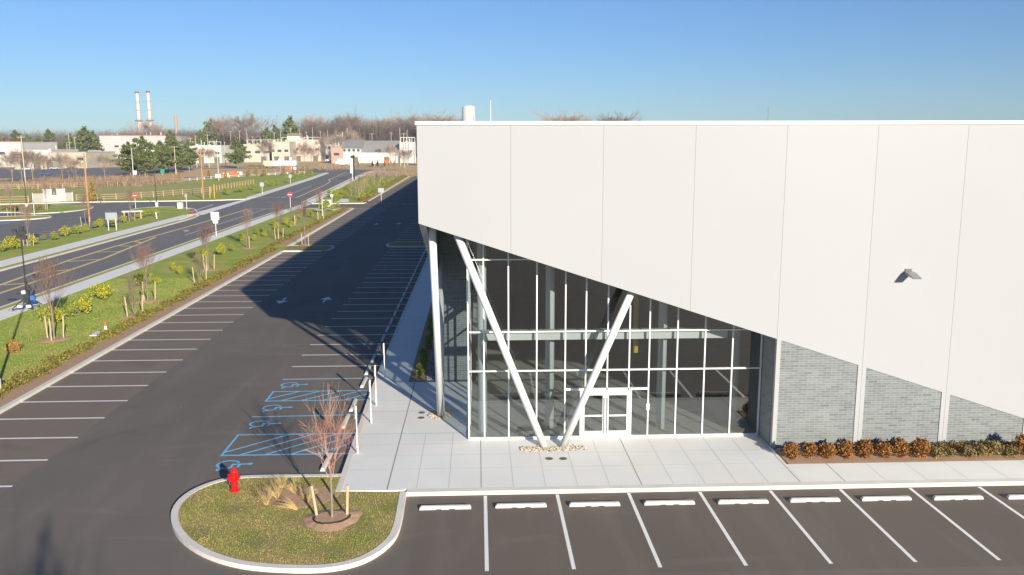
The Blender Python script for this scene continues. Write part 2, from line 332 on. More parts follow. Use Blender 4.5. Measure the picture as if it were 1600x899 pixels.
# lawns
def lawn(name, pts, mt, z=.13): return MB().prism(pts, -.03, z).build(name, mt, kind='structure')
lawn('lawn', [(-34.95,-60),(-23.45,-60),(-23.5,102.4),(-23.9,107.6),(-24.5,168.3),(-34.95,168.3)], M['grass'])
lawn('lawn', [(-34.95,186.2),(-25,186.2),(-24.2,200),(-25.6,325),(-44,325),(-41.8,303),(-38,235)], M['grass'])
lawn('lawn', [(-34.95,182.4),(-24.3,182.4),(-25,186),(-34.95,186)], M['grass'])
lawn('lawn', [(-37.65,-60),(-37.0,-60),(-37.0,166),(-37.65,166)], M['strip'])
lawn('lawn', [(-49.8,-60),(-48.9,-60),(-48.9,144),(-49.8,144)], M['strip'], .125)
lawn('lawn', [(-57.4,60),(-52.35,60),(-52.35,156),(-53,160),(-55.6,168),(-58.5,172.6),(-62.2,174.8),(-66.3,172.6),(-66.8,166.5),(-62,162.5),(-58.6,160),(-58,152)], M['grass'])
lawn('lawn', [(-105,160.5),(-89,163.4),(-84.8,163.2),(-82.4,159.2),(-77.4,162.6),(-76,169.5),(-77.4,176),(-82.9,181),(-93.8,181.9),(-112,177)], M['grass'])
lawn('lawn', [(-105,136),(-79.7,146.1),(-75.5,148.4),(-74.2,152),(-77,155.8),(-78.7,155),(-83.6,153),(-105,146)], M['strip'])
lawn('lawn', [(-140,171.2),(-100,186.2),(-82.3,191.6),(-59.3,194.2),(-53.3,198),(-53.6,203),(-58.9,304),(-62.8,360),(-66,362),(-92,322),(-94,290),(-66,262),(-66,216),(-80,198),(-98,192),(-140,178)], M['grass'], .10)
MB().prism([(-18.5,102.6),(-23.4,102.6),(-23.7,107.4),(-19.6,107.4),(-18.2,106.6),(-17.9,105),(-18.2,103.4)], -.02, .14).build('lawn', M['grass_dry'], kind='structure')
MB().prism([(-6.3,106.2),(-10.4,106.2),(-11.2,107),(-11.4,108.3),(-11.1,109.6),(-10.3,110.6),(-6.3,110.6)], -.02, .14).build('lawn', M['grass_dry'], kind='structure')
# near planting island
ISL = [(-2.88,30.2),(-2.82,27.3),(-3.0,26.2),(-3.6,25.15),(-4.4,24.68),(-5.4,24.58),(-7.2,24.85),(-8.6,25.6),(-9.8,26.8),(-10.6,28.2),(-10.92,29.5),(-10.75,30.7),(-10.1,31.6),(-9.3,31.95),(-8.4,31.98),(-5.32,31.95)]
def smooth(pts, k=2, closed=False):
    for _ in range(k):
        q = []
        n = len(pts)
        for i in range(n if closed else n-1):
            a, b = pts[i], pts[(i+1) % n]; q += [(a[0]*.75+b[0]*.25, a[1]*.75+b[1]*.25), (a[0]*.25+b[0]*.75, a[1]*.25+b[1]*.75)]
        pts = q if closed else [pts[0]] + q + [pts[-1]]
    return pts
ISLs = smooth(ISL)
isl_poly = ISLs + [(-5.3,30.38)]
lawn('planting_island', isl_poly, M['grass_dry'], .14)
def inpoly(x, y, poly):
    c = False; n = len(poly)
    for i in range(n):
        a, b = poly[i], poly[(i+1) % n]
        if (a[1] > y) != (b[1] > y) and x < (b[0]-a[0])*(y-a[1])/(b[1]-a[1])+a[0]: c = not c
    return c
# kerbs
k = MB()
def kerb(pts, wd=.3, z=.155): k.strip(pts, wd, z, -.03)
kerb([(-23.35,-60),(-23.35,102.3)]); kerb([(-23.35,102.45),(-19,102.45),(-18.1,103.1),(-17.75,105),(-18.2,107),(-19.5,107.6),(-23.8,107.6)], .22)
kerb([(-23.75,107.7),(-24.35,168.5)]); kerb([(-24.2,182.6),(-24.0,187),(-24.1,200),(-25.6,325)]); kerb([(-24.35,168.45),(-34.9,168.45)], .2); kerb([(-24.3,182.3),(-35,182.3)], .25)
kerb([(-6.2,106),(-10.5,106),(-11.4,106.9),(-11.6,108.3),(-11.3,109.8),(-10.4,110.8),(-6.2,110.8)], .2)
kerb([(-37.75,-60),(-37.75,166)], .22, .15); kerb([(-37.75,186),(-44.5,303),(-47.3,372)], .22, .15)
kerb([(-48.75,-60),(-48.75,144)], .26, .15); kerb(smooth([(-48.75,144),(-48.9,150),(-50.2,157.5),(-51.7,159.5),(-54.6,168.4),(-58.5,172.9),(-62.3,175.1),(-66.6,172.8),(-67,166.3),(-62.2,162.2),(-58.8,160.3)]), .25, .15)
kerb([(-140,170.6),(-100,185.4),(-82.3,190.9),(-59.3,193.6),(-53.1,197.3),(-52.2,203),(-57.7,304),(-61.8,360),(-64.5,368.5)], .3, .15)
kerb(smooth([(-105,160.2),(-89,163.1),(-84.9,162.9),(-82.3,158.9),(-77.2,162.3),(-75.7,169.5),(-77.1,176.2),(-82.8,181.3),(-93.8,182.2),(-112,177.4)]), .25, .15)
kerb(smooth([(-105,135.7),(-79.7,145.8),(-75.3,148.1),(-73.9,152.1),(-77,156.1),(-78.8,155.3),(-83.6,153.3),(-105,146.3)]), .25, .15)
kerb(ISLs[:], .24, .16)
kerb([(-2.75,30.3),(60,30.3)], .32, .157); 
kerb([(-5.3,30.35),(-5.62,44.7),(-5.68,62),(-5.72,326)], .22, .157)
k.build('kerb', M['kerb'], kind='structure')
# sidewalks and entrance plaza
plaza = [(-5.2,30.4),(-2.9,30.38),(-2.9,30.46),(12.25,30.46),(12.35,34.4),(12.4,36.2),(-.5,36.2),(-.5,44.95),(-3.85,44.95),(-3.9,326),(-5.61,326),(-5.57,62),(-5.51,44.7)]
MB().prism(plaza, -.03, .15).build('plaza_pavement', M['walk'], kind='structure')
MB().prism([(12.25,30.46),(60,30.46),(60,32.3),(12.3,32.3)], -.03, .152).build('sidewalk', M['walk2'], kind='structure')
sw = MB()
def slab(pts): sw.prism(pts, -.03, .14)
slab([(-37,-60),(-35,-60),(-35,169),(-37,166.5)]); slab([(-37,187),(-35,182.6),(-35,186),(-38.05,235),(-41.9,303),(-46,380),(-47,380),(-43.7,303),(-39.6,235)])
slab([(-52.35,-60),(-49.85,-60),(-49.85,144),(-50.6,154),(-52.35,154)]); slab([(-53.2,200),(-52.4,204),(-57.9,304),(-62.1,361),(-63.6,361),(-59.6,304),(-54.1,204)])
sw.build('sidewalk', M['walk2'], kind='structure')
ap = MB(); ap.prism([(-49.5,156),(-52.3,156),(-53.2,197),(-51.9,200)], -.02, .012); ap.prism([(-35,168.6),(-37,166.6),(-37,186.4),(-35,182.2)], -.02, .012)
ap.build('crossing_apron', M['walk2'], kind='structure')
pd = MB(); pd.prism([(-31,163.3),(-26,163.3),(-26,165.6),(-31,165.6)], .1, .145); pd.prism([(-30.5,186),(-27.8,186),(-29.3,196),(-31,196)], .1, .145); pd.build('concrete_pad', M['walk2'], kind='structure')
mu = MB(); mu.prism([(-24.55,-60),(-23.5,-60),(-23.5,102.3),(-24.55,102.3)], .1, .136); mu.prism([(-25.6,107.6),(-23.95,107.6),(-24.6,168),(-25.8,168)], .1, .136)
mu.prism([(-25.9,187),(-24.3,187),(-25.8,325),(-27.2,325)], .1, .136)
mu.build('mulch_bed', M['mulch'], kind='structure')
MB().prism([(12.42,32.3),(60,32.3),(60,34.2),(12.42,34.2)], -.03, .13).build('planting_bed', M['mulch'], kind='structure')
MB().prism([(-3.85,45.0),(-2.45,45.0),(-2.45,320),(-3.88,320)], -.03, .13).build('planting_bed', M['mulch'], kind='structure')
# scored joints of the paving
j1 = MB(); j2 = MB()
def jl(mb, a, b, wd, z): mb.strip([a, b], wd, z)
x = .02; i = 0
while x < 12.2:
    jl(j1 if i % 5 == 0 else j2, (x, 30.46), (x+ (0 if x < 11 else 0), 35.66), .03 if i % 5 == 0 else .018, .1535); x += 1.215; i += 1
for xx in (-1.2,-2.41): jl(j2, (xx, 30.5), (xx, 36.6), .022, .1535)
jl(j1, (-3.5,30.42), (-3.5,44.9), .045, .1535)
for yy in (32.45, 33.95): jl(j2, (-5.2,yy), (12.3,yy), .018, .1537)
for yy in (36.65, 39.9): jl(j1, (-5.4,yy), (-.55,yy), .032, .1539)
for q in (35.3, 38.2, 41.6, 43.2): jl(j2, (-5.35,q), (-.55,q), .018, .1537)
q = 46.5
while q < 140: jl(j2, (-5.55,q), (-3.9,q), .02, .1537); q += 1.6
x = 13.9; i = 0
while x < 58: jl(j1 if i % 6 == 0 else j2, (x, 30.47), (x, 32.3), .03 if i % 6 == 0 else .02, .1555); x += 1.6; i += 1
j1.build('pavement_joint', M['joint'], kind='structure'); j2.build('pavement_joint', M['joint_light'], kind='structure')
# ------------------------------------------------------------------ painted markings
wm = MB(); ZP = .0045
XF0, SF = .1676, 2.6762
for q in range(0, 14): wm.strip([(XF0+q*SF, 30.05), (XF0+q*SF, 24.4)], .125, ZP)
for q in range(-16, 48):
    y = 42.72+q*2.743
    if not 102 < y < 108.0 and y < 168: wm.strip([(-23.2 if y < 105 else -23.7, y), (-17.9, y)], .145, ZP)
for q in range(0, 50):
    y = 46.31 + q*2.743
    if q and not 105.0 < y < 111.5: wm.strip([(-10.95, y), (-5.75, y)], .14, ZP)
for q in range(0, 42):
    y = 204+q*3.1; wm.strip([(-24.3-.0095*(y-204), y), (-19.2, y)], .12, ZP)
wm.strip([(-24.3,168.6),(-18.9,168.6)], .25, ZP)
for q in range(12): wm.strip([(-23.5+q*1.5,182.4),(-22.8+q*1.5,182.4)], .3, ZP)
wm.strip([(-18,197),(-24,197)], .3, ZP)
def arrow(mb, x, y, d, L=1.15, wd=.62, z=ZP):
    mb.quad((x-.08,y-d*L*.5,z),(x+.08,y-d*L*.5,z),(x+.08,y+d*L*.05,z),(x-.08,y+d*L*.05,z)) if d > 0 else mb.quad((x-.08,y-d*L*.05,z),(x+.08,y-d*L*.05,z),(x+.08,y-d*L*.5,z),(x-.08,y-d*L*.5,z))
    a = (x-wd/2,y+d*L*.05,z); b = (x+wd/2,y+d*L*.05,z); c = (x,y+d*L*.5,z)
    mb.quad(a,b,c) if d > 0 else mb.quad(b,a,c)
for yy in (70.4, 137): arrow(wm, -16.25, yy, -1, 2.6, 1.0); arrow(wm, -12.75, yy+.2, 1, 2.6, 1.0)
wm.build('white_marking', M['paint'], kind='structure')
bw = MB(); bw.strip([(-10.9,46.35),(-5.5,46.35)], .13, ZP); bw.build('accessible_bay_line', M['bluewhite'], kind='structure')
bm = MB()
def hatch(y0, y1, x0=-10.85, x1=-5.5):
    for y in (y0, y1): bm.strip([(x0-.05,y),(x1,y)], .125, ZP)
    bm.strip([(x0,y0),(x0,y1)], .10, ZP+.001)
    n = 5
    for q in range(n):
        xa = x0+(x1-x0)*q/n - .35; xb = xa+(y1-y0)*1.05
        ya, yb = y0, y1
        if xa < x0: ya = y0+(x0-xa)/1.05; xa = x0
        if xb > x1: yb = y0 + (x1-xa)/1.05; xb = x1
        bm.strip([(xa,ya),(xb,yb)], .12, ZP+.002)
    
hatch(42.31, 43.98); hatch(34.68, 37.24)
bm.strip([(-10.9,39.8),(-5.42,39.9)], .125, ZP)
def wheelchair(x, y, L=1.45, Wd=1.35):
    T = lambda u, v: (x+v*L, y-(u-.5)*Wd)     # top of the symbol towards the building (+X)
    st = lambda pts, wd=.17: bm.strip([T(*p) for p in pts], wd, ZP)
    bm.quad(*[(*T(.40+.085*math.cos(t), .93+.085*math.sin(t)), ZP) for t in [-i*math.pi/5 for i in range(10)]])
    st([(.41,.86),(.43,.44)], .12); bm.strip([T(.37,.46),T(.70,.46)], .11, ZP+.001); bm.strip([T(.68,.49),T(.82,.10)], .11, ZP+.002); bm.strip([T(.79,.12),T(.95,.16)], .1, ZP+.003); bm.strip([T(.42,.66),T(.68,.64)], .1, ZP+.001)
    bm.strip([T(.43+.30*math.cos(t), .33+.30*math.sin(t)) for t in np.radians(np.linspace(115, 345, 16))], .10, ZP+.004)
for (wx, wy) in ((-10.75,33.55),(-10.75,38.65),(-10.75,41.1),(-10.75,45.15)): wheelchair(wx, wy)
bm.build('blue_marking', M['blue'], kind='structure')
ym = MB(); YU = [(-42.6,50),(-43.3,66),(-43.9,79),(-45.4,96),(-45.65,109),(-45.0,124),(-44.7,143),(-44.7,169)]
YD = [(-41.2,50),(-41.5,64),(-41.8,75),(-41.95,86),(-42.4,98),(-44.6,119.5)]
for off in (0, .205): ym.strip([(a-off, b) for a, b in YU], .19, .009)
for off in (0, .205): ym.strip([(a+off, b) for a, b in YD], .19, .0095)
def lerp(pts, y):
    for a, b in zip(pts, pts[1:]):
        if a[1] <= y <= b[1]: return a[0]+(b[0]-a[0])*(y-a[1])/(b[1]-a[1])
for q, (ya, yb) in enumerate([(68,72.3),(77.5,81.5),(84.5,90),(93,98),(101,105),(107.5,110),(112.2,114)]):
    ym.strip([(lerp(YU,ya+1.2)+.1,ya+2.2),(lerp(YD,yb-1.5)-.1,yb-1.0)], .42, .0105)
for pts in ([(-42.6,203),(-46.2,262),(-48.5,285),(-51.3,298),(-56.2,372)],):
    for off in (0, .205): ym.strip([(a+off, b) for a, b in pts], .19, .009)
ym.strip([(-64.6,166),(-70.6,164.6)], .2, .006)
ym.build('yellow_marking', M['yellow'], kind='structure')
rm = MB(); rm.strip([(-41.25,121.8),(-41.4,169)], .13, .0092); rm.strip([(-44.9,169.4),(-38.1,169.4)], .3, .0094)
rm.strip([(-45.9,203.4),(-49.6,259)], .13, .0092); rm.strip([(-51.5,203.4),(-42.5,203.4)], .3, .0094); rm.strip([(-50.5,300),(-53,360)], .13, .0092)
rm.strip([(-53.55,159.5),(-55.3,181.5)], .28, .0092)
for xx, yy in ((-42.8,127.5),(-43,163.5)):    # left-turn arrows
    rm.strip([(xx,yy-1.6),(xx,yy+.6),(xx-.55,yy+1.25)], .18, .0096); rm.quad((xx-1.2,yy+1.3,.0098),(xx-.5,yy+.65,.0098),(xx-.45,yy+1.9,.0098))
for q in range(14): rm.strip([(-64.0-q*.06, 119.4+q*3.02), (-59.8, 119.2+q*3.02)], .14, .006)
for q in range(5): rm.strip([(-64.0-.1*q, 104+q*3.02), (-59.8, 103.9+q*3.02)], .14, .006)
rm.strip([(-66.4,164.2),(-70.7,166.6)], .16, .006)
rm.build('white_marking', M['paint'], kind='structure')
hb = MB()
for q in range(5): hb.strip([(-75.2-q*.5,143.5-q*2.3),(-80.5-q*.5,141.2-q*2.3)], .5, .006)
hb.build('blue_marking', M['blue'], kind='structure')
rd = MB(); rd.prism([(-51.6,158.4),(-52.6,158.2),(-53.3,161.0),(-52.5,162)], .1, .165); rd.build('tactile_paving', M['sred'], kind='structure')
# ------------------------------------------------------------------ the building
B = thing('warehouse', 'large white panelled warehouse with a diagonal cut corner over a glass lobby', 'building', (0,0,0))
XJ, PJ, YF, HT = -2.3755, 3.6686, 34.104, 13.60
CUTX = lambda x: 9.76-(x+2.4)*.3315           # lower edge of the white facade
CUTY = lambda y: 9.76-(y-34.1)*.35            # the same edge along the side wall
NP = 17; THK = .26; GAP = .014
for i in range(NP):
    x0, x1 = XJ+i*PJ+(GAP/2 if i else 0), XJ+(i+1)*PJ-GAP/2
    if i == NP-1: x1 += 0
    pts = [(x0, max(.14, CUTX(x0))), (x1, max(.14, CUTX(x1))), (x1, HT), (x0, HT)] if CUTX(x0) > .2 else [(x0,.14),(x1,.14),(x1,HT),(x0,HT)]
    if i == 4 or i == 5 or i == 6:
        pw = .17
        pts = [(x0,.14),(x0+pw,.14),(x0+pw,CUTX(x0+pw)),(x1-pw,CUTX(x1-pw)),(x1-pw,.14),(x1,.14),(x1,HT),(x0,HT)]
    if i == 7: pts = [(x0,.14),(x0+.17,.14),(x0+.17,.9),(x0+.9,.14),(x1,.14),(x1,HT),(x0,HT)]
    mb = MB()
    # triangulate non-convex outlines by splitting
    if i in (4, 5, 6):
        pw = .17; zt = max(CUTX(x0+pw), CUTX(x1-pw))+.0
        mb.xz([(x0,.14),(x0+pw,.14),(x0+pw,CUTX(x0+pw)),(x0+pw,HT),(x0,HT)], YF, YF+THK)
        mb.xz([(x0+pw,CUTX(x0+pw)),(x1-pw,CUTX(x1-pw)),(x1-pw,HT),(x0+pw,HT)], YF, YF+THK)
        mb.xz([(x1-pw,.14),(x1,.14),(x1,HT),(x1-pw,HT),(x1-pw,CUTX(x1-pw))], YF, YF+THK)
    elif i == 7:
        mb.xz([(x0,.14),(x1,.14),(x1,HT),(x0,HT)], YF, YF+THK)
    else: mb.xz(pts, YF, YF+THK)
    mb.build('wall_panel', M['panel'], B)
    if i in (4, 5, 6): MB().xz([(x0+.1,.05),(x1-.1,.05),(x1-.1,CUTX(x1-.1)+.1),(x0+.1,CUTX(x0+.1)+.1)], YF+.035, YF+THK+.02).build('brick_wall', M['brick_y'], B)
# backing behind the joints
MB().xz([(XJ+.2,CUTX(XJ+.2)+.4),(12.3,CUTX(12.3)+.4),(12.3,HT-.3),(XJ+.2,HT-.3)], YF+THK+.03, YF+THK+.08).build('wall_backing', mat('joint_sealant', (.62,.50,.40), .9), B)
MB().xz([(12.35,.1),(XJ+NP*PJ,.1),(XJ+NP*PJ,HT-.3),(12.35,HT-.3)], YF+THK+.03, YF+THK+.08).build('wall_backing', bpy.data.materials['joint_sealant'], B)
XE, YE = XJ+NP*PJ, 325.0
M['seal'] = mat('sealant', (.30,.235,.185), .9)
for i in range(1, NP):
    x = XJ+i*PJ; MB().box(x-GAP/2+.001, YF+.006, max(.15, CUTX(x) if i < 4 else .15), x+GAP/2-.001, YF+.05, HT-.002).build('joint_seal', M['seal'], B)
# parapet cap
pc = MB(); pc.box(XJ-.06, YF-.06, HT, XE+.05, YF+.34, HT+.14); pc.box(XJ-.06, YF+.34, HT, XJ+.34, YE, HT+.14); pc.build('parapet_cap', M['cap'], B)
# side wall: panels with the slanting cut down to the brick return, then full height
ys = [YF+THK+.001, 37.77, 41.44, 45.1]
for a, b in zip(ys, ys[1:]):
    MB().yz([(a+.01,CUTY(a)),(b-.01,CUTY(b)),(b-.01,HT),(a+.01,HT)], XJ, XJ+THK).build('side_panel', M['panel'], B)
sb = MB(); yy = 45.1
while yy < YE-1:
    y1 = min(yy+7.33, YE); zb = max(.1, CUTY(yy)); z1 = max(.1, CUTY(y1))
    sb.yz([(yy+.01,zb),(y1-.01,z1),(y1-.01,HT),(yy+.01,HT)], XJ, XJ+THK); yy = y1
sb.build('side_wall', M['panel'], B)
MB().yz([(45.0,.05),(62.3,.05),(62.3,.1),(45.0,CUTY(45.1))], XJ+.04, XJ+THK-.03).build('side_brick_wall', M['brick_x'], B)
MB().box(XJ+.04,44.86,.1,XJ+.2,45.0,CUTY(45)-.0).build('corner_trim', M['panel'], B)
MB().xz([(XJ+.2,.1),(-.45,.1),(-.45,HT-.4),(XJ+.2,HT-.4)], 44.92, 45.12).build('brick_return_wall', M['brick_y'], B)
MB().box(12.28, YF+THK, .1, 12.52, 37.2, HT-.4).build('brick_return_wall', M['brick_x'], B)
MB().box(XJ+.1, YF+.15, HT-.35, XE-.05, YE-.1, HT-.12).build('roof', M['roofing'], B)
MB().box(XE-.2, YF+.1, .05, XE, YE, HT).build('side_wall', M['panel'], B)
MB().box(XJ+.1, YE-.25, .05, XE, YE, HT-.01).build('rear_wall', M['panel'], B)
# lobby interior
MB().box(-.45, 35.8, .06, 60, 95, .153).build('lobby_floor', M['floor_in'], B)
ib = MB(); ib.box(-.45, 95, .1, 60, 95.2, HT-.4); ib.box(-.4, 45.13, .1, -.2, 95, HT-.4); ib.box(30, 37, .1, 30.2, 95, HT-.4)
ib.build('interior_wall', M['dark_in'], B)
GY, GZ0 = 35.76, .15
def gx(px, py=560): return P(px, py, GY)[0]
VX = [gx(a) for a in (731.5, 756.3, 794.6, 838.5, 883, 915, 949, 983, 1014, 1057.5, 1100.5, 1143.5, 1182.5)]
VX[0] = -.48; VX[-1] = 12.22
topz = lambda x: CUTX(x)+.75
MW, MD = .058, .13
mull = MB()
DX0, DXM, DX1 = 4.44, 5.47, 6.50
for i, x in enumerate(VX):
    z0 = GZ0
    if i in (6,): z0 = 2.42          # the middle post stops above the doors
    if i in (5,): z0 = 2.42
    if i in (7,): z0 = 2.42
    MB().box(x-MW/2, GY-MD/2, z0, x+MW/2, GY+MD/2, topz(x)).build('mullion', M['white'], B)
def hrail(x0, x1, z, h=.06, d=.118): MB().box(x0+MW/2+.002, GY-d/2, z-h/2, x1-MW/2-.002, GY+d/2, z+h/2).build('transom', M['white'], B)
for i in range(12):
    for z in (3.22, 4.94): hrail(VX[i], VX[i+1], z)
    if i in (4,5,6,7): hrail(VX[i], VX[i+1], 2.36, .09)
    if i not in (4,5,6,7): MB().box(VX[i]+MW/2, GY-.065, .15, VX[i+1]-MW/2, GY+.065, .25).build('sill', M['white'], B)
    elif i in (4,7):
        a = VX[4]+MW/2 if i == 4 else DX1+.08; b = DX0-.08 if i == 4 else VX[8]-MW/2
        MB().box(a, GY-.065, .15, b, GY+.065, .25).build('sill', M['white'], B)
for i in range(3): hrail(VX[i], VX[i+1], 8.06)
# glass panes, one mesh per bay, cut into rows by the transoms
rows = [(.2, 3.22), (3.22, 4.94), (4.94, 8.06), (8.06, 12)]
for i in range(12):
    for (a, b) in rows:
        t0, t1 = min(b, topz(VX[i])), min(b, topz(VX[i+1]))
        if t1 <= a+.02 and t0 <= a+.02: continue
        t1 = max(t1, a+.001)
        z0 = a
        if a < 1 and i in (4,5,6,7): z0 = 2.38
        MB().quad((VX[i],GY,z0),(VX[i+1],GY,z0),(VX[i+1],GY,t1),(VX[i],GY,t0)).build('glass_pane', M['glass'], B)
for (a, b) in ((VX[4], DX0-.06), (DX1+.06, VX[8])): MB().quad((a,GY,.2),(b,GY,.2),(b,GY,2.36),(a,GY,2.36)).build('glass_pane', M['glass'], B)
# side glazing of the lobby
SY = [35.76, 37.6, 39.45, 41.3, 43.1, 44.9]
for i, y in enumerate(SY[1:-1]): MB().box(-.48-.065, y-.03, .15, -.48+.065, y+.03, CUTY(y)+.9).build('mullion', M['white'], B)
for z in (3.22, 4.94, 8.06, .2):
    for a, b in zip(SY, SY[1:]):
        if z < CUTY(a)+.5: MB().box(-.535, a+.07, z-.03, -.425, b-.032, z+.03).build('transom', M['white'], B)
for a, b in zip(SY, SY[1:]): MB().quad((-.48,b,.2),(-.48,a,.2),(-.48,a,CUTY(a)+.8),(-.48,b,CUTY(b)+.8)).build('glass_pane', M['glass_side'], B)
# doors
df = MB(); df.box(DX0-.10,GY-.07,.15,DX0-.03,GY+.07,2.31); df.box(DX1+.03,GY-.07,.15,DX1+.10,GY+.07,2.31); df.box(DX0-.03,GY-.07,2.24,DX1+.03,GY+.07,2.31); df.build('door_frame', M['white'], B)
for s, (a, b) in enumerate(((DX0-.02, DXM-.006), (DXM+.006, DX1+.02))):
    d = MB(); st = .125
    d.box(a,GY-.03,.17,a+st,GY+.03,2.23); d.box(b-st,GY-.03,.17,b,GY+.03,2.23); d.box(a+st,GY-.03,.17,b-st,GY+.03,.46); d.box(a+st,GY-.03,2.08,b-st,GY+.03,2.23); d.box(a+st,GY-.03,1.12,b-st,GY+.03,1.19)
    dd = d.build('door', M['white'], B)
    MB().quad((a+st,GY,.46),(b-st,GY,.46),(b-st,GY,2.08),(a+st,GY,2.08)).build('door_glass', M['glass'], dd)
    hx = b-.06 if s == 0 else a+.06
    h = MB(); h.cyl((hx,GY-.09,.35),(hx,GY-.09,2.0),.016); h.cyl((hx,GY-.09,.5),(hx,GY-.03,.5),.012); h.cyl((hx,GY-.09,1.85),(hx,GY-.03,1.85),.012); h.build('handle', M['grey_metal'], dd)
rb = MB(); rb.box(VX[8]-.09,GY-.13,1.42,VX[8]+.05,GY-.072,1.70); rb.build('card_reader', M['cap'], B)
# interior columns, beams
for cx, cy in ((.12,36.9),(3.15,37.3),(8.15,36.95),(11.6,37.4)):
    MB().cyl((cx,cy,.15),(cx,cy,HT-.4),.20,n=24).build('lobby_column', M['beam_in'], B, smooth=True)
MB().box(.1,36.05,4.50,10.8,36.5,4.88).build('lobby_beam', M['cap'], B)
MB().box(-.3,36.7,4.60,-.1,44.8,4.86).build('lobby_beam', M['beam_in'], B)
yb = P(994,500,40)
MB().cyl((yb[0],40,yb[2]-1.6),(yb[0],40,yb[2]+1.5),.12,n=12).build('yellow_pipe', M['syellow'], B)
fx = P(1150,640,38); fe = MB(); fe.lathe((fx[0],38,fx[2]-.5), [(.09,0),(.10,.03),(.10,.5),(.05,.6),(.03,.66)]); fe.build('extinguisher', M['red'], B)
# raking columns
def rake(p0, p1, r=.158, label=None):
    o = MB().cyl(p0, p1, r, n=28).build('raking_column', M['white'], B, smooth=False)
    for p in o.data.polygons: p.use_smooth = len(p.vertices) == 4
    if label: o['label'] = label
    return o
rake((2.76,34.72,.05),(-1.28,34.62,10.3)); rake((3.46,34.72,.05),(6.62,34.62,7.6))
rake((-1.86,39.0,.05),(-1.93,35.3,10.3)); rake((-1.86,39.6,.05),(-1.93,43.2,7.3))
# soffit behind the facade
# wall lights
def wall_light(x, z):
    f = MB(); f.box(x-.13,YF-.05,z-.02,x+.13,YF,z+.22)
    f.build('light_bracket', M['bronze'], B)
    g = MB(); g.xz([(0,0),(.8,-.10),(.82,-.07),(.32,.09),(0,.11)], -.17, .17)
    o = g.build('wall_light', M['grey_metal'], B); o.location = (x, YF-.02, z+.02); o.rotation_euler = (0,0,math.radians(-90))
wl = P(1426, 431, 33.7); wall_light(wl[0], wl[2]); wall_light(wl[0]+14.7, wl[2]); wall_light(wl[0]+29.3, wl[2])
# ------------------------------------------------------------------ gravel, covers
def gravel(pts_fn, n, mt, name, kind='stuff', sz=.05):
    mb = MB()
    for _ in range(n):
        x, y = pts_fn(); r = sz*random.uniform(.6,1.3); z = .15+random.uniform(0,.02)
        mb.v; k0 = len(mb.v); a = random.uniform(0,6.28)
        for q in range(5): t = a+q*1.2566; mb.v.append((x+r*math.cos(t)*random.uniform(.8,1.1), y+r*.8*math.sin(t), z))
        mb.v.append((x+random.uniform(-.01,.01), y, z+r*.85))
        for q in range(5): mb.f.append((k0+q, k0+(q+1) % 5, k0+5))
    return mb.build(name, mt, kind=kind)
g1, g2 = G(814,706,.15), G(917,706,.15)
gravel(lambda: (random.uniform(g1[0],g2[0]), random.gauss(34.45,.13)), 700, M['gravel'], 'gravel')
def disc(cx, cy, r):
    t = random.uniform(0,6.28); q = r*math.sqrt(random.random()); return (cx+q*math.cos(t)*.8, cy+q*math.sin(t))
gravel(lambda: disc(-1.9,39.25,.68), 620, M['gravel'], 'gravel')
gravel(lambda: (random.uniform(-2.9,-2.47), random.uniform(45,75)), 1500, M['stone'], 'gravel')
gravel(lambda: (random.uniform(12.5,38), 33.82+random.uniform(0,.24)), 1600, M['stone'], 'gravel')
for i, (px, py, t) in enumerate(((858,717,'left'),(880,717,'right'),(659,645,'farther'),(658,653,'nearer'))):
    x, y = G(px, py, .15); o = MB().lathe((0,0,0), [(.16,0),(.16,.008),(.12,.012),(.02,.012)]).build('cleanout_cover', M['bronze'], loc=(x,y,.151))
    tag(o, ('%s of two round metal covers in the paving before the raking columns' if i < 2 else '%s of two round metal covers in the paving left of the side columns') % t, 'drain cover', 'round covers in the paving')
# ------------------------------------------------------------------ wheel stops
def stop_mesh():
    mb = MB(); prof = [(-.075,0),(-.07,.06),(-.045,.105),(.045,.105),(.07,.06),(.075,0)]; L = .92
    pts = [(-L,.0,.55),(-L+.06,.0,1),(-.35,0,1),(-.33,.02,1),(-.15,.02,1),(-.13,0,1),(.13,0,1),(.15,.02,1),(.33,.02,1),(.35,0,1),(L-.06,0,1),(L,0,.55)]
    for x, b, s in pts: mb.v += [(x, y, b if z == 0 else z*s) for y, z in prof]
    n = 6
    for q in range(len(pts)-1):
        for i in range(n): j = (i+1) % n; mb.f.append((q*n+i, q*n+j, (q+1)*n+j, (q+1)*n+i))
    mb.f.append(tuple(range(n))); mb.f.append(tuple(reversed(range((len(pts)-1)*n, len(pts)*n))))
    me = mb.mesh('wheel_stop', M['kerb_white']); return me
M['kerb_white'] = mat('stop_concrete', (.76,.73,.68), .8, (.54,.51,.46), 2.2, contrast=.7, bump=.2, bscale=20)
SM = stop_mesh()
def stop(x, y, rz, label, grp):
    o = bpy.data.objects.new('wheel_stop', SM); COL.objects.link(o); o.location = (x,y,.002); o.rotation_euler = (0,0,rz); tag(o, label, 'wheel stop', grp); o.scale = (1,1.25,1.15)
    return o
for q in range(0, 10):
    ysx = 29.02
    stop(XF0-1.39+q*SF+random.uniform(-.05,.05), ysx+random.uniform(-.05,.05), random.uniform(-.012,.012), 'white concrete wheel stop, %s from the planting island in the front row' % ordn(q), 'wheel stops along the front kerb')
WY = [33.65, 38.83, 41.33, 45.4]
for i, y in enumerate(WY): stop(-6.3, y, math.pi/2+random.uniform(-.02,.02), 'white concrete wheel stop in the sun, %s accessible bay from the hydrant end' % ordn(i), 'wheel stops of the accessible bays')
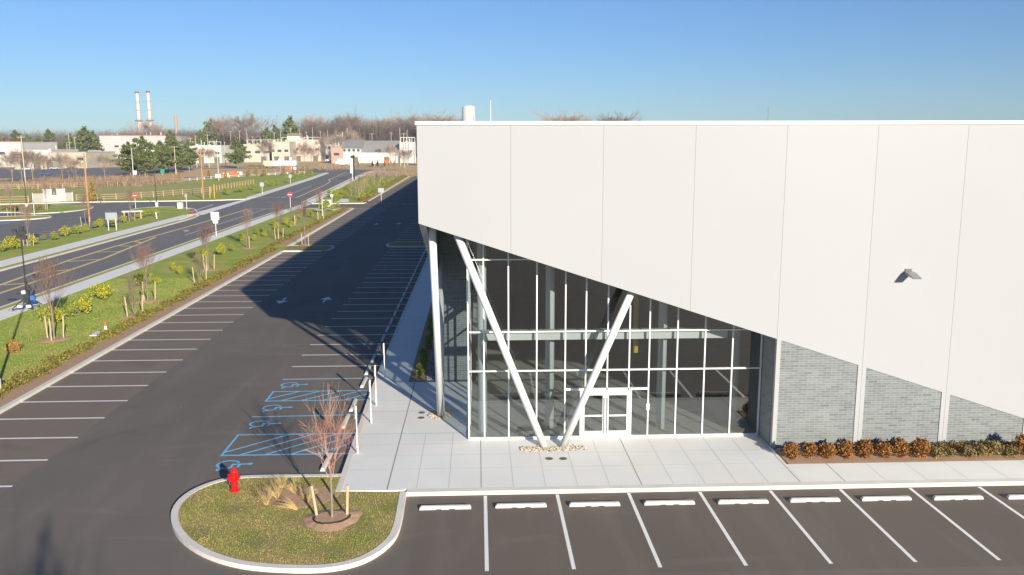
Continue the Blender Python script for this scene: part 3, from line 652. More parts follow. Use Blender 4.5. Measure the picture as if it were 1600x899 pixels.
for q in range(0, 38):
    y = 47.95+q*2.743
    if not 104.6 < y < 111.6: stop(-6.4, y, math.pi/2, 'concrete wheel stop beside the building, %s past the accessible bays' % ordn(q), 'wheel stops along the building side')
# ------------------------------------------------------------------ sign posts and small things
for i, (x, y) in enumerate(((-5.12,34.3),(-5.03,38.24),(-5.1,40.85),(-5.18,45.5))):
    t = thing('accessible_parking_sign', 'white post with edge-on parking sign beside the kerb, %s from the hydrant end' % ordn(i), 'sign post', (x,y,.15), 0, 'sign posts at the accessible bays')
    MB().box(-.022,-.022,0,.022,.022,2.05).build('post', M['cap'], t); MB().cyl((0,0,-.02),(0,0,.45),.04,n=10).build('post_sleeve', M['cap'], t)
    sgn = MB(); sgn.box(-.036,-.15,1.5,-.031,.15,2.02); sgn.build('sign_panel', M['cap'], t)
    MB().box(-.041,-.13,1.72,-.0365,.13,1.98).build('sign_face', M['blue'], t)
# hydrant
hx, hy = G(367,767,.14)
H = thing('fire_hydrant', 'bright red fire hydrant standing on the grass island', 'fire hydrant', (hx,hy,.14), math.radians(-20))
MB().lathe((0,0,0), [(.19,0),(.19,.035),(.13,.04),(.13,.07),(.125,.40),(.16,.42),(.16,.46),(.13,.48),(.135,.66),(.15,.68),(.15,.71),(.125,.73)]).build('barrel', M['red'], H, smooth=False)
MB().lathe((0,0,.73), [(.13,0),(.12,.06),(.085,.115),(.04,.14),(.035,.145),(.035,.20),(.02,.205)]).build('bonnet', M['red'], H)
MB().cyl((0,-.1,.55),(0,-.22,.55),.085,n=16).cyl((0,-.22,.55),(0,-.26,.55),.10,n=16).cyl((0,-.26,.55),(0,-.30,.55),.03,n=5).build('pumper_nozzle', M['red'], H)
for s in (-1,1): MB().cyl((s*.1,0,.57),(s*.2,0,.57),.055,n=14).cyl((s*.2,0,.57),(s*.235,0,.57),.068,n=14).cyl((s*.235,0,.57),(s*.265,0,.57),.025,n=5).build('side_nozzle', M['red'], H)
MB().cyl((-.2,-.02,.52),(-.19,-.05,.30),.010).cyl((-.19,-.05,.30),(-.14,-.06,.22),.010).build('chain', M['grey_metal'], H)
# ------------------------------------------------------------------ vegetation generators
def branch(mb, p, d, L, r, depth, spread, up, n_ch, sides=4, seg=3, taper=.55, rmin=.004):
    pts = [Vector(p)]; dd = Vector(d).normalized(); rr = [r]
    for s in range(seg):
        dd = (dd + Vector((random.gauss(0,.10), random.gauss(0,.10), random.gauss(0,.06)+up*.12))).normalized()
        pts.append(pts[-1]+dd*(L/seg)); rr.append(max(rmin, r*(1-(1-taper)*(s+1)/seg)))
    for s in range(seg): mb.cyl(pts[s], pts[s+1], rr[s], rr[s+1], n=sides, caps=False)
    if depth == 0: return
    for c in range(n_ch[0] if len(n_ch) else 2):
        t = random.uniform(.3,1.0) if c else 1.0
        i = min(seg-1, int(t*seg)); q = pts[i].lerp(pts[i+1], t*seg-i)
        a = random.uniform(0, 2*math.pi); o = dd.orthogonal().normalized(); o.rotate(Matrix.Rotation(a, 3, dd))
        nd = (dd + o*spread*random.uniform(.6,1.3) + Vector((0,0,up*.25))).normalized()
        branch(mb, q, nd, L*random.uniform(.55,.85), max(rmin, rr[min(i+1,seg)]*.62), depth-1, spread, up, n_ch[1:], 3, 2, .5, rmin)
def crown(h, trunk_h, spread, n1, n_ch, rbase, up=.6, depth=3, rmin=.004, lenf=.5):
    """branches leaving the stem between trunk_h and h"""
    mb = MB(); top = Vector((random.gauss(0,.04)*h*.3, random.gauss(0,.04)*h*.3, h*.9))
    st = Vector((0,0,trunk_h))
    mb.cyl(st, st.lerp(top,.5), rbase, rbase*.6, n=5, caps=False); mb.cyl(st.lerp(top,.5), top, rbase*.6, rmin, n=4, caps=False)
    for i in range(n1):
        t = (i+.3)/n1*.85; q = st.lerp(top, t); a = i*2.4+random.uniform(-.4,.4)
        d = Vector((math.cos(a)*spread, math.sin(a)*spread, 1)).normalized()
        branch(mb, q, d, (h-q.z)*lenf*random.uniform(.8,1.1)+.2, rbase*.5*(1-t*.5), depth-1, .45*spread+.15, up, n_ch, 4, 3, .5, rmin)
    return mb
def trunk_mb(h, r, r1=None):
    mb = MB(); mb.cyl((0,0,-.05),(0,0,.15),r*1.35,r,n=9,caps=False); mb.cyl((0,0,.15),(0,0,h),r,r1 or r*.8,n=9,caps=False); return mb
def blob_leaves(n, rx, ry, rz, size, zc=None, lumps=6, asp=1.3, up=.3, fill=.35):
    zc = rz if zc is None else zc
    c = RNG.normal(size=(lumps,3)); c /= np.linalg.norm(c,axis=1)[:,None]; c *= .38
    k = RNG.integers(0,lumps,n); d = RNG.normal(size=(n,3)); d /= np.linalg.norm(d,axis=1)[:,None]
    r = RNG.uniform(fill,1,n)**.6; p = c[k]+d*(r*.66)[:,None]
    p *= np.array([rx,ry,rz]); p[:,2] += zc; p = p[p[:,2] > .01]
    return MB().leaves(p, size, asp, up)
# staked young trees
CR = []
for v in range(4):
    CR.append((crown(4.4, 1.3, .45, 16, [6,5], .028, .7, 3, .0050, .40).mesh('crown', M['twig']), trunk_mb(1.7,.045).mesh('trunk', M['bark'])))
CG = []
for v in range(2):
    mb = MB()
    for q in range(5):
        a = q*1.26; branch(mb, (0,0,.05), (math.cos(a)*.28, math.sin(a)*.28, 1), 1.6, .022, 3, .42, .5, [4,4,3], 4, 3, .6, .0055)
    CG.append(mb.mesh('crown', M['twig_grey']))
stake_me = MB().cyl((0,0,0),(0,0,1.75),.045,.045,n=7).mesh('stake', M['stake'])
ring_me = {}
def mulch_ring(r):
    mb = MB(); n = 26; k0 = len(mb.v)
    mb.v.append((0,0,.07)); 
    for fr, z in ((.55,.075),(1,.004)):
        for i in range(n): t = 2*math.pi*i/n; q = r*fr*(1+.08*math.sin(3*t+1)+random.uniform(-.10,.10)); mb.v.append((q*math.cos(t), q*math.sin(t), z))
    for i in range(n): j = (i+1) % n; mb.f.append((0,1+i,1+j)); mb.f.append((1+i,1+n+i,1+n+j,1+j))
    return mb.mesh('mulch_ring', M['mulch'])
RING = [mulch_ring(.95), mulch_ring(1.1)]
def staked(px, py, h, kind, label, nst=3, ring=True, z=.13, grp='young staked trees on the lawn', scx=1.0):
    x, y = G(px, py, z) if py is not None else px
    t = thing('young_tree', label, 'tree', (x,y,z), random.uniform(0,6.28), grp); s = h/4.4
    if kind == 'r':
        c, tr = CR[random.randrange(4)]; part('crown', c, t, sc=(s*scx,s*scx,s)); part('trunk', tr, t, sc=(s,s,s))
    else: part('crown', CG[random.randrange(2)], t, sc=(h/3.6,h/3.6,h/3.6))
    for i in range(nst):
        a = i*2*math.pi/max(nst,1)+.5; o = part('stake', stake_me, t, (math.cos(a)*.55, math.sin(a)*.55, -.05)); o.rotation_euler = (math.sin(a)*-.06, math.cos(a)*.06, 0); o.scale = (1,1,.9)
    if ring: part('mulch_ring', random.choice(RING), t, (0,0,.004))
    return t
for (px, py, h, kd, lb, ns, scx) in [
    (85,531,5.3,'r','reddish bare tree with three stakes nearest the mobile mast',3,1.15),
    (211,494,3.2,'g','low multi-stemmed bare tree between two stakes beside the kerb hedge',2,1),
    (231,470,4.6,'r','reddish bare staked tree with a green shrub behind, third along the lawn',3,1.15),
    (313,442,3.0,'g','slim grey multi-stemmed staked tree on the lawn past the paired yellow shrubs',2,1),
    (326,422,4.6,'r','purple-red bare staked tree in front of the white square sign',3,1.15),
    (388,388,4.7,'r','red-crowned staked tree against the sidewalk past the square sign',2,.8),
    (436,375,4.9,'r','rounded red-brown staked tree beyond the square sign, near the stop line',3,.9),
    (477,383,5.6,'r','tall thin bare tree on the small kerbed island in the parking row',2,.65),
    (500,345,5.0,'r','bare staked tree on the lawn just before the white sign box',3,.7),
    (461,352,3.4,'g','grey bare shrub tree on the lawn left of the stop sign stem',2,.8)]:
    staked(px, py, h, kd, lb, ns, scx=scx)
for i, (px, py) in enumerate([(549,306),(557,313),(562,302),(568,306),(574,295),(583,289),(589,295),(593,285),(597,289),(600,281),(607,277),(613,284),(618,278)]):
    staked(px, py, 4.2, 'g' if i % 2 else 'r', 'small bare staked tree on the far lawn beyond the driveway, %s from the near end' % ordn(i), 1, False, .13, 'staked saplings on the far lawn', .6)
for i, (px, py, lb, ns) in enumerate([(45,384,'bare tree with four stakes at the left end of the far hedge',4),(134,354,'bare staked tree just left of the orange timber pole base',2),(205,345,'twiggy staked tree beside the stone bench near the corner lawn',3),(73,328,'bare staked tree on the grass islet in front of the fenced cabinets',2),(18,338,'thin staked tree on the narrow islet at the far left',2),(158,318,'bare tree in the side lot right of the fenced cabinets',2)]):
    staked(px, py, 5.2, 'r', lb, ns, False, .13, 'staked trees around the side parking lot', .8)
# island tree, close to the camera
ix, iy = G(519,812,.14)
IT = thing('young_tree', 'leafless sapling with red-tipped twigs on the grass island by the hydrant', 'tree', (ix,iy,.14), .4)
mb = MB(); random.seed(21)
for q in range(9):
    a = q*2.39; z = 1.35+q*.11
    branch(mb, (0,0,z), (math.cos(a)*random.uniform(.35,.95), math.sin(a)*random.uniform(.35,.95), 1), (1.15-q*.035)*random.uniform(.75,1.1), .013, 3, .5, .35, [4,4,3], 5, 4, .5, .0030)
branch(mb, (0,0,1.6), (.02,.02,1), 1.5, .022, 3, .35, .5, [5,4,3], 6, 5, .35, .0030)
mb.build('crown', M['twig_pale'], IT)
MB().cyl((0,0,-.05),(0,0,.1),.062,.048,n=12).cyl((0,0,.1),(.01,0,1.0),.046,.038,n=12).cyl((.01,0,1.0),(0,0,1.75),.038,.03,n=12).build('trunk', M['bark'], IT)
for (px, py, tx) in ((496,809,-.18),(542,808,.04)):
    gx_, gy_ = G(px, py, .14); o = MB().cyl((0,0,-.1),(tx,.1,1.12),.05,.05,n=10).build('stake', M['stake'], IT)
    l = Matrix.Rotation(-.4,3,'Z') @ Vector((gx_-ix, gy_-iy, 0)); o.location = l; o.rotation_euler = (0,0,-.4)
part('mulch_ring', mulch_ring(1.02), IT, (0,0,.002), sc=(1,.85,1.3))
mb = MB(); n = 20
for i in range(14): a = 2.6+i*.25; b = a+.25; mb.cyl((.62*math.cos(a),.5*math.sin(a),.10),(.62*math.cos(b),.5*math.sin(b),.10),.03,n=6)
mb.build('drip_hose', M['dark_steel'], IT)
# mulch patch and straw tufts
random.seed(5)
mp = MB(); c = G(470,776,.14); pts = []
for i in range(22): t = i/22*2*math.pi; pts.append((c[0]+1.35*math.cos(t)*(1+.12*math.sin(2*t)+random.uniform(-.06,.06)), c[1]+.95*math.sin(t)*(1+random.uniform(-.06,.06))))
mp.prism(pts, .1, .148).build('mulch_bed', M['mulch'], kind='structure')
def straw(n, h, lean, sp=.05):
    mb = MB()
    for _ in range(n):
        a = random.uniform(0,6.28); rr = random.uniform(0,.05); sx = math.cos(a)*rr; sy = math.sin(a)*rr
        d = Vector((math.cos(a)*sp*random.uniform(.5,3)+lean[0], math.sin(a)*sp*random.uniform(.5,3)+lean[1], 1)).normalized()
        L = h*random.uniform(.5,1.1); p = Vector((sx,sy,0)); wv = d.orthogonal().normalized(); wv.rotate(Matrix.Rotation(random.uniform(0,3.1),3,d)); wv *= .006
        k0 = len(mb.v); q = p
        for s in range(4): mb.v += [tuple(q-wv*(1-s/4)), tuple(q+wv*(1-s/4))]; q = q+d*L/3; d = (d+Vector((math.cos(a)*.12+lean[0]*.4, math.sin(a)*.12+lean[1]*.4, -.16))).normalized()
        for s in range(3): mb.f.append((k0+2*s,k0+2*s+1,k0+2*s+3,k0+2*s+2))
    return mb
for i, (px, py, h, lean, lb) in enumerate([(416,789,.55,(-.1,.1),'small upright tuft of straw grass nearest the hydrant'),(433,779,.75,(-.25,.1),'tall tuft of straw grass leaning left, second from the hydrant'),(463,797,.62,(-1.0,-.1),'bushy straw grass tuft flopped left in front of the others'),(461,771,.55,(-.4,.1),'faded tuft of straw grass behind the flopped one'),(480,784,.55,(.0,.1),'thin upright straw tuft nearest the sapling'),(440,762,.45,(0,.1),'short straw tuft at the back by the kerb')]):
    x, y = G(px, py, .14); o = straw(150, h*1.2, lean, .26).build('ornamental_grass', M['straw'], loc=(x,y,.145)); tag(o, lb, 'grass tuft', 'ornamental grasses on the island')
# island grass blades
def blades(n, poly, h, wd, mt, z, name='grass', keep=None):
    xs = [p[0] for p in poly]; ys_ = [p[1] for p in poly]; mb = MB(); P_ = []
    while len(P_) < n:
        x, y = random.uniform(min(xs),max(xs)), random.uniform(min(ys_),max(ys_))
        if inpoly(x, y, poly) and (keep is None or keep(x, y)): P_.append((x, y))
    P_ = np.array(P_); base = np.column_stack([P_, np.full(len(P_), z-.005)])
    m_ = len(base); a = RNG.uniform(0,6.28,m_); ln = RNG.uniform(.1,.9,m_); hh = h*RNG.uniform(.4,1.2,m_)
    d = np.column_stack([np.cos(a)*ln*hh, np.sin(a)*ln*hh, hh]); b = np.column_stack([-np.sin(a), np.cos(a), np.zeros(m_)])*wd
    V = np.stack([base-b, base+b, base+d],1).reshape(-1,3); mb.v = V.tolist(); mb.f = [(3*i,3*i+1,3*i+2) for i in range(m_)]
    o = mb.build(name, mt); tag(o, kind='stuff'); return o
def isl_keep(x, y):
    if (x-ix)**2/1.15**2+(y-iy)**2/.85**2 < 1: return False
    if ((x-c[0])/1.3)**2+((y-c[1])/.9)**2 < 1: return random.random() < .08
    f = math.sin(x*1.7+y)*math.cos(y*2.1-x*.6)+random.gauss(0,.5)
    return f > -.55
random.seed(9)
inner = [(x+(-6.5-x)*.03, y+(28.3-y)*.03) for x, y in isl_poly]
o = blades(26000, inner, .055, .006, M['blade'], .14, keep=isl_keep); tag(o, 'short patchy green and straw grass on the near island', 'grass')
M['lawnblade'] = mat('lawn_blades', (.28,.40,.07), .8, (.50,.47,.13), .5, island=.3, spec=.1)
o = blades(42000, [(-34.9,42),(-24.7,42),(-24.7,82),(-34.9,82)], .06, .011, M['lawnblade'], .13); tag(o, 'green grass of the lawn between the sidewalk and the kerb hedge', 'grass')
# ---- shrubs
YS = [blob_leaves(620,.72,.72,.85,.11,lumps=7,fill=.1).mesh('foliage', M['yleaf']) for _ in range(3)]
GS = [blob_leaves(620,.74,.74,.75,.11,lumps=7,fill=.1).mesh('foliage', M['gleaf']) for _ in range(3)]
RS = [blob_leaves(1300,.40,.38,.36,.05,lumps=16,asp=2.2,up=.7,fill=.35).mesh('foliage', M['rust']) for _ in range(3)]
OS = [blob_leaves(900,.42,.40,.25,.055,lumps=10,asp=1.6,up=.5).mesh('foliage', M['olive']) for _ in range(3)]
BS = blob_leaves(800,.5,.5,.45,.06,lumps=8).mesh('foliage', M['brownleaf'])
JS = []
for _ in range(4):
    mb = MB()
    for q in range(46):
        a = random.uniform(0,6.28); e = random.uniform(.05,.9); L = random.uniform(.3,.68); d = Vector((math.cos(a)*math.cos(e), math.sin(a)*math.cos(e), math.sin(e)*.9)); 
        pts = np.array([[*(d*(L*t))] for t in np.linspace(.1,1,11)])+RNG.normal(size=(11,3))*.022; pts[:,2] = np.abs(pts[:,2])+.02
        mb.leaves(pts, .085, 1.6, .3); mb.cyl((0,0,.03), tuple(pts[-1]), .012, .005, n=3, caps=False)
    cc = RNG.normal(size=(260,3))*np.array([.3,.3,.12]); cc[:,2] = np.abs(cc[:,2])+.05; mb.leaves(cc, .09, 1.6, .3)
    JS.append(mb.mesh('foliage', M['juniper']))
def shrub(x, y, me, s, label, cat='shrub', grp=None, z=.13, name='shrub', sc=None):
    o = bpy.data.objects.new(name, me); COL.objects.link(o); o.location = (x,y,z); o.rotation_euler = (0,0,random.uniform(0,6.28)); o.scale = sc or (s,s,s); return tag(o, label, cat, grp)
random.seed(3)
q = 36.0; i = 0
while q < 167:
    if not 43.0 < q < 43.2:
        f = 1 if 46 < q < 51 or 56 < q < 66 or q > 72 else .85
        xo = -24.85 if q < 103 else -25.6
        shrub(xo+random.uniform(-.2,.2), q, random.choice(JS), random.uniform(.52,1.02)*f, 'low spreading green-gold juniper clump in the hedge along the lot kerb', 'shrub', 'juniper clumps along the lot kerb', name='juniper')
    q += random.uniform(.7,.95) if q < 103 else random.uniform(1.0,1.4); i += 1
while q < 320:
    if q > 188: shrub(-25.6-(q-188)*.011, q, random.choice(JS), random.uniform(1.2,1.7), 'low juniper clump in the far hedge beyond the driveway', 'shrub', 'juniper clumps beyond the driveway', name='juniper')
    q += random.uniform(2.2,3.4)
for (px, py, kd, s, lb) in [(131,493,'y',1.15,'tall yellow-green shrub right of the nearest staked tree'),(112,497,'g',.9,'dark green shrub half behind the tall yellow-green one'),(72,505,'g',1.0,'green shrub behind the stakes of the nearest tree'),(92,508,'y',.9,'yellow-green shrub inside the stakes of the nearest tree'),
    (160,470,'y',1.1,'yellow shrub on the lawn, right of a pair by the sidewalk'),(147,466,'g',.8,'green shrub, left of a pair by the sidewalk'),(170,466,'y',.8,'small yellow shrub at the right edge of the clump by the sidewalk'),
    (272,424,'y',.62,'rear of the two bright yellow round shrubs on open lawn'),(282,430,'y',.62,'front of the two bright yellow round shrubs on open lawn'),(247,445,'y',.55,'small bright yellow shrub right of a staked tree'),(217,450,'g',.95,'dark green shrub behind the third staked tree'),(236,444,'g',.8,'olive shrub touching the stakes of the third staked tree'),
    (310,412,'g',.9,'dark green shrub behind the slim grey staked tree'),(318,404,'y',.8,'yellow shrub beside the sidewalk behind the purple-red tree'),(345,400,'y',1.0,'yellow shrub right of the white square sign'),(362,393,'g',.7,'green shrub between the square sign and the red-crowned tree'),
    (403,367,'g',.7,'pale green round shrub past the red-crowned tree'),(414,370,'y',.65,'yellow round shrub, right of a pale green one'),(398,377,'y',.6,'bright yellow shrub at the foot of the red-crowned tree'),(378,378,'g',.85,'dark green shrub casting a long shadow before the red-crowned tree'),
    (432,360,'y',.8,'yellow-green shrub behind the rounded red-brown tree'),(447,352,'y',.9,'yellow shrub right of the rounded red-brown tree'),(428,353,'g',.8,'dark green shrub left of the rounded red-brown tree'),(460,350,'g',.8,'green shrub past the rounded red-brown tree'),(456,356,'y',.7,'lower yellow shrub past the rounded red-brown tree'),(487,340,'y',.75,'bright yellow shrub near the far kerb hedge'),(478,336,'g',.8,'green shrub by the sidewalk near the stop sign'),(470,342,'y',.7,'yellow-green shrub on the lawn behind the islet tree')]:
    x, y = G(px, py, .13); shrub(x, y, random.choice(YS if kd == 'y' else GS), s, lb, grp='shrubs on the lawn', sc=(s*.82,s*.82,s*.95))
x, y = G(22,553,.13); shrub(x, y, BS, 1.0, 'dry brown ball-shaped shrub at the left edge of the lawn')
def c3(x, y): return (x*.22252, 300+y*.22247)
for i, (a, b, kd, s) in enumerate([(10,425,'g',1.0),(60,415,'y',1.5),(110,405,'y',1.4),(240,375,'y',1.2),(310,338,'g',.7),(375,340,'g',1.2),(450,318,'y',1.4),(490,300,'g',1.0),(545,300,'g',1.4),(610,280,'y',1.1),(670,252,'g',.9),(710,250,'y',1.2),(780,228,'g',1.0),(800,222,'y',.9),(865,218,'y',1.2),(930,205,'g',.7),(985,185,'y',1.2),(1030,172,'g',1.2),(1070,168,'g',1.3),(1100,165,'y',1.0),(1005,178,'g',1.0)]):
    x, y = G(*c3(a, b), .13); shrub(x, y, random.choice(YS if kd == 'y' else GS), s*.75, 'leafy %s shrub in the hedge before the side lot, %s from the left' % ('yellow-green' if kd == 'y' else 'dark green', ordn(i)), grp='hedge shrubs before the side lot')
for i, (px, kd) in enumerate([(8,'g'),(17,'g'),(24,'g'),(33,'g'),(50,'g'),(60,'g')]):
    x, y = G(px, 328, .13); shrub(x, y, random.choice(OS), 2.0, 'brownish low shrub on the grass islet beyond the side lot, %s from the left' % ordn(i), grp='low shrubs on the far islet')
for i, (px, py) in enumerate([(351,303),(357,305),(372,301),(379,300),(395,297),(425,291),(434,289),(449,285),(463,279),(473,277),(414,292),(486,275)]):
    x, y = G(px, py, .1); shrub(x, y, random.choice(GS), 1.3, 'low green shrub on the far verge left of the street, %s from the near end' % ordn(i), grp='low shrubs on the far verge')
for i, (px, py) in enumerate([(519,330),(527,326),(505,333),(540,309),(548,303),(531,314),(524,309),(515,305),(555,300),(565,312),(575,309),(560,296),(570,290),(580,284),(545,296),(536,304),(590,300),(598,294),(606,288),(522,318),(509,325),(587,280),(600,276),(575,301)]):
    x, y = G(px, py, .13); shrub(x, y, random.choice(GS if i % 3 else YS), random.uniform(.8,1.5), 'olive-green shrub among the saplings beyond the driveway, %s in the scatter' % ordn(i), grp='shrubs beyond the driveway')
# front planting bed
for i, (px, kd, s) in enumerate([(1239,'r',1.0),(1267,'r',.95),(1293,'r',.98),(1323,'r',1.0),(1352,'r',1.05),(1380,'r',1.0),(1407,'r',1.08),(1437,'r',1.1),(1460,'o',.95),(1480,'o',.85),(1510,'o',1.0),(1532,'o',1.05),(1553,'o',1.0),(1574,'o',1.05),(1595,'r',1.15)]):
    x, _, z = P(px, 715, 32.95); col = 'rust-orange' if kd == 'r' else 'olive-brown'
    shrub(x, 32.95+random.uniform(-.08,.08), random.choice(RS if kd == 'r' else OS), s, '%s %s shrub in the bed below the brick wall, %s from the lobby' % (col, 'round' if kd == 'r' else 'low', ordn(i)), grp='shrubs in the bed below the brick wall', sc=(s*random.uniform(.88,1.08),s*random.uniform(.85,1.05),s*random.uniform(.85,1.12)))
for i in range(16):  # added clumps standing in for the front shrubs' shadows on the wall
    x = 13.0+i*.62; shrub(x+random.uniform(-.15,.15), 33.6, random.choice(OS), .75, 'small added shrub shape standing in for shadow on the brick wall behind the front row, %s from the lobby' % ordn(i), grp='shrub shapes standing in for wall shadows')
for i in range(5):
    s = random.uniform(.7,1.1); shrub(23.2+i*.95, 33.0, random.choice(RS if i % 3 == 0 else OS), s, 'mixed rusty shrub at the far right end of the bed, %s past the picture edge' % ordn(i), grp='shrubs at the right end of the bed')
for i in range(16):
    y = 45.9+i*1.15; shrub(-3.3+random.uniform(-.2,.2), y, random.choice(GS), .42, 'small green shrub in the shaded side bed, %s from the entrance' % ordn(i), grp='shrubs in the shaded side bed')
# ------------------------------------------------------------------ trees: pines, bare trees, arborvitae
def pine(h, w, n=9, seed=0, dens=1.0, base=.14, mt='pine'):
    random.seed(seed); mb = MB(); pts = []
    tiers = n
    for t in range(tiers):
        f = t/(tiers-1); z = h*(base+(.95-base)*f); L = w*(1-f)**.5*random.uniform(.7,1.15)*(.75+.25*min(1,f*5))+.4; nb = int(5+4*(1-f))
        for b in range(nb):
            a = random.uniform(0,6.28); LL = L*random.uniform(.5,1.15); m_ = int(34*dens*(LL/w+.3))
            u = RNG.uniform(.15,1,m_)**.7; side = RNG.normal(size=m_)*.13*LL*(1.1-u*.3); zz = z+RNG.uniform(-.1,.12)*h*.3+u*LL*.18+RNG.normal(size=m_)*.018*h
            pts.append(np.column_stack([math.cos(a)*u*LL-math.sin(a)*side, math.sin(a)*u*LL+math.cos(a)*side, zz]))
    mb.leaves(np.vstack(pts), h*.034, 1.6, .2); return mb
PM = [(pine(15,7.2,9,11+i,2.4,.2).mesh('crown', M['pine'])) for i in range(3)] + [pine(15,4.3,11,31,2.0,.05).mesh('crown', M['pine'])]
PT = MB().cyl((0,0,-.3),(0,0,13.6),.32,.06,n=8).mesh('trunk', M['bark'])
def pine_tree(px, base, top, label, var=0, Y=None, wf=1.0, grp='pine trees in the middle distance', name='pine_tree'):
    if Y is None: x, y = G(px, base, 0)
    else: x, y, _ = P(px, base, Y)
    h = P(px, top, y)[2]; t = thing(name, label, 'tree', (x,y,0), random.uniform(0,6.28), grp); s = h/15
    part('crown', PM[var], t, sc=(s*wf,s*wf,s)); part('trunk', PT, t, sc=(s,s,s))
for a in [(204,276,224,'leftmost of the cluster of big pines before the grey block',0,None,1.1),(227,277,214,'pine with pointed crown, second from the left in the cluster',1,None,1.0),(252,272,222,'broad middle pine of the cluster',2,None,1.15),(276,270,218,'fourth pine from the left in the cluster',0,None,1.1),(296,267,221,'rightmost pine of the cluster',1,None,.95),(372,263,216,'lone dark pine right of the pale bare pole',2,None,.95),
    (79,246,204,'tall pine behind the low cream building, left',3,560,1.3),(112,246,211,'wide pine left of the tallest one behind the cream building',0,600,1.0),(134,246,200,'broad tall pine between the low building and the grey block',3,560,1.6),(147,246,206,'right half-hidden pine beside the grey block',3,600,1.3),
    (8,246,216,'pine at the far left edge above the white shed',3,640,1.3),(27,246,205,'brownish conical tree behind the white shed',3,640,1.4),(46,246,212,'dark evergreen behind the white shed',0,640,.8),(62,246,214,'small dark evergreen left of the tall pine',0,600,.7),
    (455,246,184,'tallest dark evergreen on the skyline above the plant',3,700,1.3),(333,246,188,'green pine on the skyline left of the round bare tree',0,720,.8),(418,246,201,'pale olive evergreen above the plant',3,690,1.4),(432,246,197,'second pale olive evergreen above the plant',3,690,1.2),(523,246,191,'green treetop on the skyline right of the tall evergreen',3,760,1.0),(268,246,205,'dark evergreen right of the grey block',3,560,1.2),(315,246,205,'reddish-green tree left of the lone pine',0,600,.7)]:
    pine_tree(a[0], a[1], a[2], a[3], a[4], a[5], a[6])
# bare trees
random.seed(44)
BT = []
for v in range(4):
    mb = crown(12, 3.0, .85, 13, [6,5,4], .13, .35, 4, .018, .5); BT.append(mb.mesh('crown', M['twig_grey']))
BTT = MB().cyl((0,0,-.3),(0,0,3.4),.24,.17,n=8,caps=False).mesh('trunk', M['bark'])
def bare(px, base, top, label, Y=None, wf=1.0, grp='bare trees in the middle distance'):
    if Y is None: x, y = G(px, base, 0)
    else: x, y, _ = P(px, base, Y)
    h = P(px, top, y)[2]; t = thing('bare_tree', label, 'tree', (x,y,0), random.uniform(0,6.28), grp); s = h/12
    part('crown', random.choice(BT), t, sc=(s*wf,s*wf,s)); part('trunk', BTT, t, sc=(s,s,s)); return t
for a in [(20,285,240,'bare tree at the left end before the cream buildings'),(52,287,235,'bare tree before the yellow bay doors'),(35,284,238,'bare tree beside the weathered pole, left'),(70,283,244,'thin bare tree second right of the yellow bay doors'),(98,282,240,'dark bare tree before the long cream wall'),(108,280,246,'smaller dark bare tree before the long cream wall'),(164,280,243,'bare tree before the left corner of the grey block'),(120,284,250,'bare thicket tree left of the orange pole'),
    (418,262,222,'dark bare tree right of the lone pine'),(330,262,235,'bare tree between the pine cluster and the lone pine'),(318,262,232,'bare tree just right of the pine cluster'),(476,262,224,'reddish twiggy tree before the blue trailer'),(487,262,232,'bare tree right of the reddish twiggy one'),(508,252,212,'bare tree before the brick-ended shed'),(547,253,205,'tall bare tree before the white shed'),(528,253,213,'bare tree left of the tall one before the white shed'),(610,262,228,'slim bare tree right, before the white shed'),(633,268,236,'slim bare tree near the warehouse corner')]:
    bare(*a)
for a in [(389,246,183,'large round bare tree on the skyline',700,1.5),(352,246,187,'tall bare tree left of the large round one on the skyline',720,1.2),(236,246,192,'bare tree behind the twin chimneys',760,1.3),(494,246,186,'bare treetop on the skyline, second right of the tall evergreen',760,1.2),(540,246,183,'bare treetop standing proud above the woods',760,1.1),(553,246,182,'highest bare treetop above the woods',760,.8),(600,246,186,'spreading pale bare tree in the woods above the shed',740,1.3),(690,246,182,'bare tree just above the warehouse roof corner',700,1.6),(888,246,181.5,'bare treetop above the warehouse roof beside the pale mast',620,1.6),(640,246,181,'bare tree at the edge of the warehouse roof',760,1.4),(955,246,183.5,'low bare treetop at the right end above the roof',640,1.6)]:
    bare(a[0], a[1], a[2], a[3], a[4], a[5], 'bare trees on the skyline')
# off-frame tree whose shadow reaches the lot, bottom left
t = bare(60, 899, 500, 'bare tree beyond the lower picture edge, known by its soft shadow on the asphalt', 60, 1)
t.location = (-.6, -3.2, 0)
for ch in t.children: ch.scale = (.24,.24,.80)
t['group'] = 'tree beyond the picture edge'
# arborvitae
AV = []
for v in range(2):
    n = 1100; u = RNG.uniform(0,1,n); a = RNG.uniform(0,6.28,n); r = .55*np.sin(np.clip(u*1.05+.12,0,1)*math.pi)**.6*(1-.45*u)*RNG.uniform(.75,1.05,n)
    AV.append(MB().leaves(np.column_stack([np.cos(a)*r, np.sin(a)*r, u*2.7+.05]), .14, 1.5, .8).mesh('foliage', M['arbor']))
av = [(117,291),(126,291),(149,291),(191,289),(206,287),(219,287),(231,286),(256,283),(267,283),(281,283),(326,279),(353,279),(388,277),(400,276),(413,276),(444,274),(458,273),(465,273),(474,271),(481,271),(560,261),(582,260),(590,260),(601,260),(606,260),(611,260),(616,260),(70,292),(95,291)]
for i, (px, py) in enumerate(av):
    x, y = G(px, py, 0); s = {388:1.5,400:1.5,413:1.5}.get(px, 1.05)
    shrub(x, y, AV[i % 2], s, 'upright bronze-green arborvitae along the back road, %s from the left' % ordn(sorted(q[0] for q in av).index(px)), 'shrub', 'arborvitae along the back road', z=-.02, name='arborvitae')
x, y = G(145,315,.1); shrub(x, y, AV[0], 1.5, 'dense green conical evergreen beside the orange timber pole', 'shrub', name='arborvitae', z=.1)
